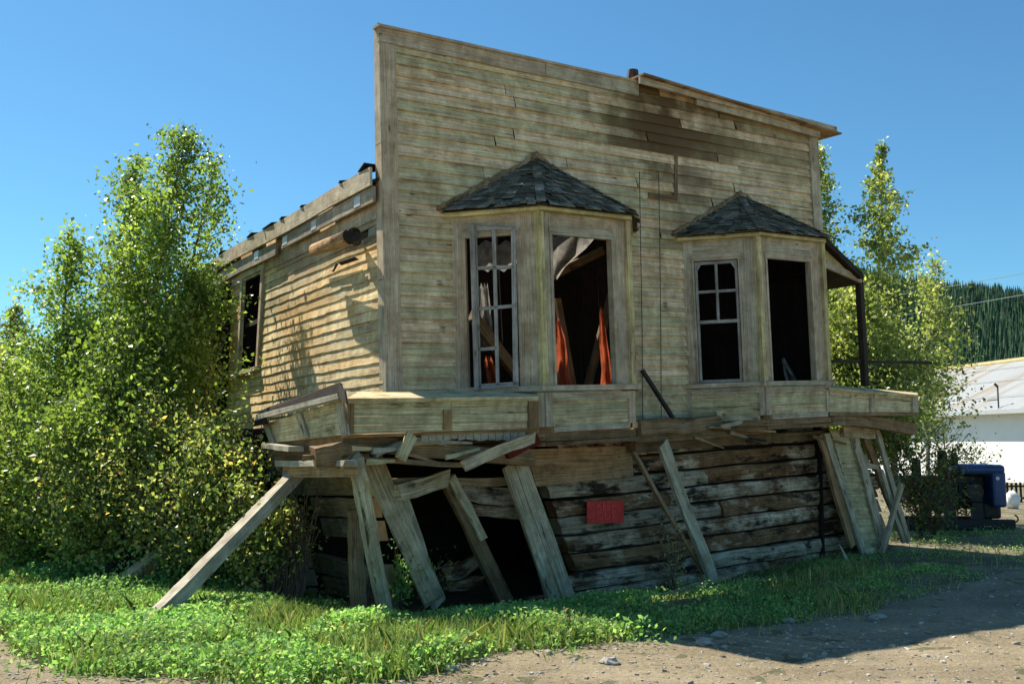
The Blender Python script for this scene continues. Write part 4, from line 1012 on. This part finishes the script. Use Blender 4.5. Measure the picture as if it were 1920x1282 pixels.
tree('poplar_tree', 'slim poplar with a pointed top left of the tallest poplar', at(236, 13.9), 13.9, 5.75, [(0, .7), (.3, 1.), (.6, .75), (.85, .32), (1, .06)], 80, 90, .066, 'leaf', 'bark', 5, trunk_r=.05, group='green poplars at the left')
tree('poplar_tree', 'shorter poplar on the left flank of the clump', at(118, 13.6), 13.6, 4.6, [(0, .7), (.3, .95), (.6, .75), (.85, .35), (1, .06)], 70, 85, .066, 'leaf', 'bark', 6, trunk_r=.04, stems=2, group='green poplars at the left')
tree('poplar_tree', 'low leafy poplar in front of the clump with dense foliage down to the grass', at(225, 12.2), 12.2, 3.2, [(0, .9), (.3, 1.0), (.6, .85), (.85, .5), (1, .1)], 80, 55, .062, 'leaf', 'bark', 7, stems=3, spread=.6, trunk_r=.03, low=.02, group='green poplars at the left')
tree('poplar_tree', 'low leafy poplar at left front of the clump', at(110, 12.6), 12.6, 2.7, [(0, .8), (.3, .95), (.6, .8), (.85, .4), (1, .1)], 60, 50, .062, 'leaf', 'bark', 17, stems=3, spread=.6, trunk_r=.03, low=.02, group='green poplars at the left')
tree('poplar_tree', 'distant blue-green poplar at the left edge of the picture', at(22, 24), 24, 4.9, [(0, .9), (.3, 1.2), (.6, .9), (.85, .4), (1, .05)], 60, 60, .10, 'leafr', 'bark', 8, trunk_r=.05)
tree('poplar_tree', 'second distant poplar partly cut by the left edge', at(-50, 22), 22, 4.0, [(0, 1.1), (.3, 1.3), (.6, 1.0), (.85, .5), (1, .1)], 60, 60, .10, 'bush', 'bark', 9, trunk_r=.05)
bushes = [(340, 11.9, 2.2, .6, 'bush', 'tall shrub with orange tips hiding the rear of the side wall'), (425, 11.5, 1.75, .42, 'bush', 'shrub with turning leaves below the side window'),
          (355, 11.3, 1.9, .8, 'bush', 'broad shrub left of the long leaning timber'), (505, 10.9, 1.35, .45, 'bush', 'sparse shrub beneath the cornice return'),
          (250, 12.0, 1.6, .9, 'bush', 'mixed green and orange shrub at left behind the beam ends'), (60, 12.8, 1.7, .9, 'bush', 'straggly shrub near the left edge'),
          (120, 14.5, 2.3, 1.1, 'bush', 'shrub behind the straggly one at left'), (-20, 16, 2.6, 1.4, 'leafr', 'grey green shrub at the left border'), (60, 19, 3.0, 1.5, 'bush', 'brownish shrub behind the left clump'),
          (372, 13.0, 2.9, .35, 'bush', 'orange-leaved shrub rising beside the side wall')]
for i, (px, d, h, r_, lm, lab) in enumerate(bushes):
    tree('shrub', lab, at(px, d), d, h, [(0, r_ * .7), (.4, r_), (.8, r_ * .7), (1, r_ * .3)], 55, 30 if i not in (3,) else 20, .055 if d < 14 else .07, lm, 'twig', 30 + i, 'shrub', 'shrubs along the left side', stems=4, spread=r_ * .7, trunk_r=.018, low=.3 if px in (505, 440) else .03, up=.9)
# bare stems under the cornice
for i, px in enumerate((545, 520, 570)):
    x, y = at(px, 10.7), 10.7; rt = MB()
    for k in range(9):
        a = random.uniform(-.5, .5); hh = random.uniform(.7, 1.25); rt.tube([(x, y, -.2), (x + a * .3, y + .1, hh * .5 - .1), (x + a * .8, y + random.uniform(-.2, .3), hh)], [.014, .01, .004], 5)
    tag(rt.build('bare_stems', M['twig'], None), ['thicket of bare brown stems under the left corner', 'left bundle of bare stems beside the long leaning timber', 'right bundle of bare stems against the log side wall'][i], 'stems')
tree('aspen_tree', 'tallest pale aspen right of the building', at(1668, 19), 19, 7.45, [(0, .9), (.2, 1.25), (.4, 1.35), (.6, .9), (.8, .48), (1, .05)], 95, 66, .085, 'leafr', 'barkw', 12, trunk_r=.075, group='pale aspens at the right', up=.55, sig=.12, low=.2)
tree('aspen_tree', 'pale aspen half hidden by the right corner of the building', at(1548, 19.5), 19.5, 7.5, [(0, .9), (.2, 1.1), (.5, .95), (.75, .55), (1, .08)], 85, 90, .085, 'leafr', 'barkw', 13, trunk_r=.07, group='pale aspens at the right')
tree('aspen_tree', 'loose-crowned aspen leaning over the white warehouse', at(1725, 20.2), 20.2, 5.3, [(0, .5), (.3, 1.0), (.6, .95), (.85, .5), (1, .15)], 60, 42, .08, 'leafr', 'barkw', 14, trunk_r=.05, group='pale aspens at the right', lean=(.35, 0), low=.36)
tree('aspen_tree', 'low aspen seen through the side porch', at(1605, 18), 18, 4.4, [(0, 1.0), (.3, 1.2), (.6, 1.1), (.85, .7), (1, .2)], 75, 80, .08, 'leafr', 'barkw', 15, trunk_r=.04, group='pale aspens at the right', stems=2, low=.3)
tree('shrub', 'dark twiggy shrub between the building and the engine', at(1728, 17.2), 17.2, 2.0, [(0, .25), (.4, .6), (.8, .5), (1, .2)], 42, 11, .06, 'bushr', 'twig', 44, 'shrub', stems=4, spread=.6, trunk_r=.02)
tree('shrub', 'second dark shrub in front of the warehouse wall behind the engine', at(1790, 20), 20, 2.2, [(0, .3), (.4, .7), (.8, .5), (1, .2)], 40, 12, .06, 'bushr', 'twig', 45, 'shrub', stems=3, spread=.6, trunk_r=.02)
# weed plants by the posts
def weedplant(px, py, h, w, n, mat, lab, seed, ls=.07, z=-.15):
    p = GP(px, py, z); rs = np.random.default_rng(seed); root = empty('weed_plant', V((p.x, p.y, z)), lab, 'plant'); stx = MB(); P = []
    for k in range(n):
        a = rs.uniform(0, 6.28); hh = h * rs.uniform(.55, 1); e = V((p.x + w * math.cos(a) * rs.random(), p.y + w * math.sin(a) * rs.random(), z + hh))
        stx.tube([(p.x, p.y, z - .05), V((p.x, p.y, z)).lerp(e, .5) + V((0, 0, .05)), e], [.006, .005, .003], 4, cap=False)
        t = rs.uniform(.2, 1, 22); P.append(np.array([[p.x, p.y, z]]) * (1 - t[:, None]) + np.array([list(e)]) * t[:, None] + rs.normal(size=(22, 3)) * .055)
    P = np.concatenate(P); stx.build('stem', M['twig'], root); arr_mesh('foliage', leaf_quads(P, ls * rs.uniform(.6, 1.3, len(P)), .1, .35), 4, M[mat], root, None, rs.uniform(.3, 1, len(P)))
weedplant(750, 1150, .75, .28, 14, 'weed', 'tall leafy weed growing beside the pale slim post', 1)
weedplant(800, 1140, .6, .3, 16, 'bush', 'small bush with cream leaves in front of the doorway', 2, .055)
weedplant(1262, 1120, 1.0, .2, 14, 'dry', 'dry brown vine climbing the log wall beside the thin pole', 3, .045)
weedplant(1325, 1000, .1, .1, 3, 'dry', 'tiny dry weed at the foot of the narrow board', 5, .04)
weedplant(1068, 1205, .34, .06, 4, 'dry', 'single pale dry stalk standing in the grass before the doorway', 6, .035, 0)
# ------------------------------------------------------------------ ground cover
def scatter(n, x0, x1, y0, y1, f):
    out = []
    while len(out) < n:
        x, y = random.uniform(x0, x1), random.uniform(y0, y1)
        if abs((x) / y) > .62: continue
        if random.random() < f(x, y): out.append((x, y))
    return out
def tn(x, y): d = V((x, y, 0)) - P0; return d.dot(U), d.dot(OUT)
def veg(x, y):
    t, n = tn(x, y)
    if 0 < t < 8.5 and -6.5 < n < .05: return 0
    return 1 if road_side(x, y) < .0 else (.12 * math.exp(-road_side(x, y) * 5))
def lush(x, y):
    v = veg(x, y)
    if v == 0: return 0
    t, n = tn(x, y); s = 1 - sst(-.2, 1.8, x - (.3 + .0 * y)); b = .5 + mn.noise(V((x * .9, y * .9, 7)))
    return v * (s * (.12 + 1.3 * max(0, b)) + .05)
def cover(name, lab, n, f, hh, ls, mat, per, box, wid=.07, up=.8):
    pts = scatter(n, *box, f); P, CL = [], []
    for x, y in pts:
        c = .5 + .9 * mn.noise(V((x * 1.6, y * 1.6, 2))); g = gz(x, y); hk = hh * (.35 + .9 * max(0, .5 + mn.noise(V((x * 1.3, y * 1.3, 11))))) * (1 + .0 * y)
        q = RNG.normal(size=(per, 3)) * np.array([wid, wid, 0]); q[:, 2] = RNG.random(per) ** .8 * hk
        P.append(q + np.array([x, y, g])); CL.append(np.full(per, c))
    P = np.concatenate(P); CL = np.clip(np.concatenate(CL), 0, 1)
    return tag(arr_mesh(name, leaf_quads(P, ls * RNG.uniform(.6, 1.3, len(P)), up), 4, M[mat], None, None, CL), lab, 'ground cover', kind='stuff')
cover('weeds', 'low leafy green weeds spreading in front of the left corner', 9500, lush, .2, .042, 'weed', 11, (-6, 2.4, 6.6, 13))
cover('far_weeds', 'rough green undergrowth beneath the trees at left', 5000, lambda x, y: veg(x, y) if x < -2.2 else 0, .42, .06, 'weed', 9, (-16, -2, 11, 26), .14)
cover('shade_weeds', 'sparse low weeds in the shade along the log wall', 2600, lambda x, y: veg(x, y) * (.1 + .9 * sst(-.05, .35, mn.noise(V((x, y, 1))))) * (1 - .8 * sst(3.5, 6, x)) if x > 0 else 0, .1, .035, 'weed', 7, (0, 9.5, 7, 19))
def blades(name, lab, n, f, hh, box, mat='grass'):
    pts = np.array(scatter(n, *box, f)); N = len(pts); z = np.array([gz(x, y) for x, y in pts]); hN = hh * RNG.uniform(.35, 1.2, N)
    hN *= np.array([.45 + 1.1 * max(0, .5 + mn.noise(V((x * .8, y * .8, 21)))) for x, y in pts])
    a = RNG.uniform(0, 6.28, N); w = RNG.uniform(.0035, .008, N); b = np.stack([pts[:, 0], pts[:, 1], z - .01], 1)
    s = np.stack([np.cos(a) * w, np.sin(a) * w, 0 * a], 1); bd = RNG.normal(size=(N, 2)) * .35 * hN[:, None]
    tip = b + np.stack([bd[:, 0], bd[:, 1], hN], 1); mid = b + np.stack([bd[:, 0] * .3, bd[:, 1] * .3, hN * .6], 1)
    return tag(arr_mesh(name, np.stack([b - s, b + s, mid + s * .7, tip, mid - s * .7], 1), 5, M[mat], None, None, RNG.uniform(.3, 1, N)), lab, 'grass', kind='stuff')
blades('grass', 'bright green grass over the left foreground', 42000, lambda x, y: veg(x, y) * (1 if x < 1 else .0), .17, (-7, 1, 6.6, 14))
blades('dry_grass', 'sparse straw coloured dry stalks scattered through the weeds', 3200, lambda x, y: veg(x, y) * (1 - .9 * sst(2, 5, x)) * max(0, .2 + 2 * mn.noise(V((x * .7, y * .7, 40)))), .15, (-7, 8, 6.6, 15), 'dry')
blades('shade_grass', 'dark green grass in the shade in front of the log wall', 11000, lambda x, y: veg(x, y) * (.5 + mn.noise(V((x * .8, y * .8, 0)))) * (1 - .93 * sst(3.2, 5.6, x)), .09, (.6, 9.5, 7, 19))
# ------------------------------------------------------------------ gravel and stones
def gravel():
    n = 17000; pts = []
    while len(pts) < n:
        y = 5.5 + 9 * random.random() ** 1.2; x = random.uniform(-.58, .58) * y
        if road_side(x, y) > -.25: pts.append((x, y))
    base = np.array([(-1, -1, -1), (1, -1, -1), (1, 1, -1), (-1, 1, -1), (-.7, -.7, .8), (.7, -.6, .9), (.6, .7, .8), (-.6, .6, 1)]) * .5
    F = [(0, 1, 5, 4), (1, 2, 6, 5), (2, 3, 7, 6), (3, 0, 4, 7), (4, 5, 6, 7)]; out = []; rn = []
    for x, y in pts:
        s = min(.06, .005 + RNG.exponential(.0062)); b = base * (1 + RNG.normal(size=(8, 3)) * .18) * s * np.array([1.3, 1, .7]); a = random.uniform(0, 6.28); c, d = math.cos(a), math.sin(a)
        b = np.stack([b[:, 0] * c - b[:, 1] * d, b[:, 0] * d + b[:, 1] * c, b[:, 2]], 1) + np.array([x, y, gz(x, y) + s * .12]); r = random.random()
        for f in F: out.append(b[list(f)]); rn.append(r)
    m, nt, p, o = newmat('gravel_stone'); g = G(nt); p.inputs['Roughness'].default_value = .9
    g.l(g.ramp(g.attr('rnd'), [(0, (.22, .18, .13)), (.6, (.36, .31, .24)), (.93, (.45, .42, .36)), (1, (.6, .58, .54))]), p.inputs['Base Color'])
    tag(arr_mesh('gravel', np.array(out), 4, m, None, np.array(rn)), 'loose gravel and pebbles scattered over the dirt road', 'gravel', kind='stuff')
gravel()
for px, py, s, lab in ((1143, 1250, .06, 'largest pale rock on the road edge below the dry stalk'), (1347, 1193, .05, 'small pale rock in the shade at the road edge'), (1645, 1157, .06, 'pale rock on the sunlit strip at the right'), (845, 1256, .045, 'grey rock at the tip of the weeds'),
                       (1320, 1212, .06, 'flat grey rock in the building shadow'), (1480, 1165, .05, 'small round rock among the shaded grass')):
    p = GP(px, py); b = MB(); R_, Cn = 7, 10; sd = random.random() * 99
    for i in range(R_):
        ph = math.pi * i / (R_ - 1)
        for j in range(Cn):
            t = 2 * math.pi * j / Cn; d = V((math.sin(ph) * math.cos(t), math.sin(ph) * math.sin(t), math.cos(ph))); k = s * (1 + .5 * mn.noise(d * 1.3 + V((sd, 0, 0))))
            b.v.append(V((p.x + d.x * k * 1.3, p.y + d.y * k, gz(p.x, p.y) + .02 + d.z * k * .6)))
    for i in range(R_ - 1):
        for j in range(Cn): b.face((i * Cn + j, (i + 1) * Cn + j, (i + 1) * Cn + (j + 1) % Cn, i * Cn + (j + 1) % Cn), [(0, 0)] * 4, .5)
    tag(b.build('rock', M['rock'], None), lab, 'rock')
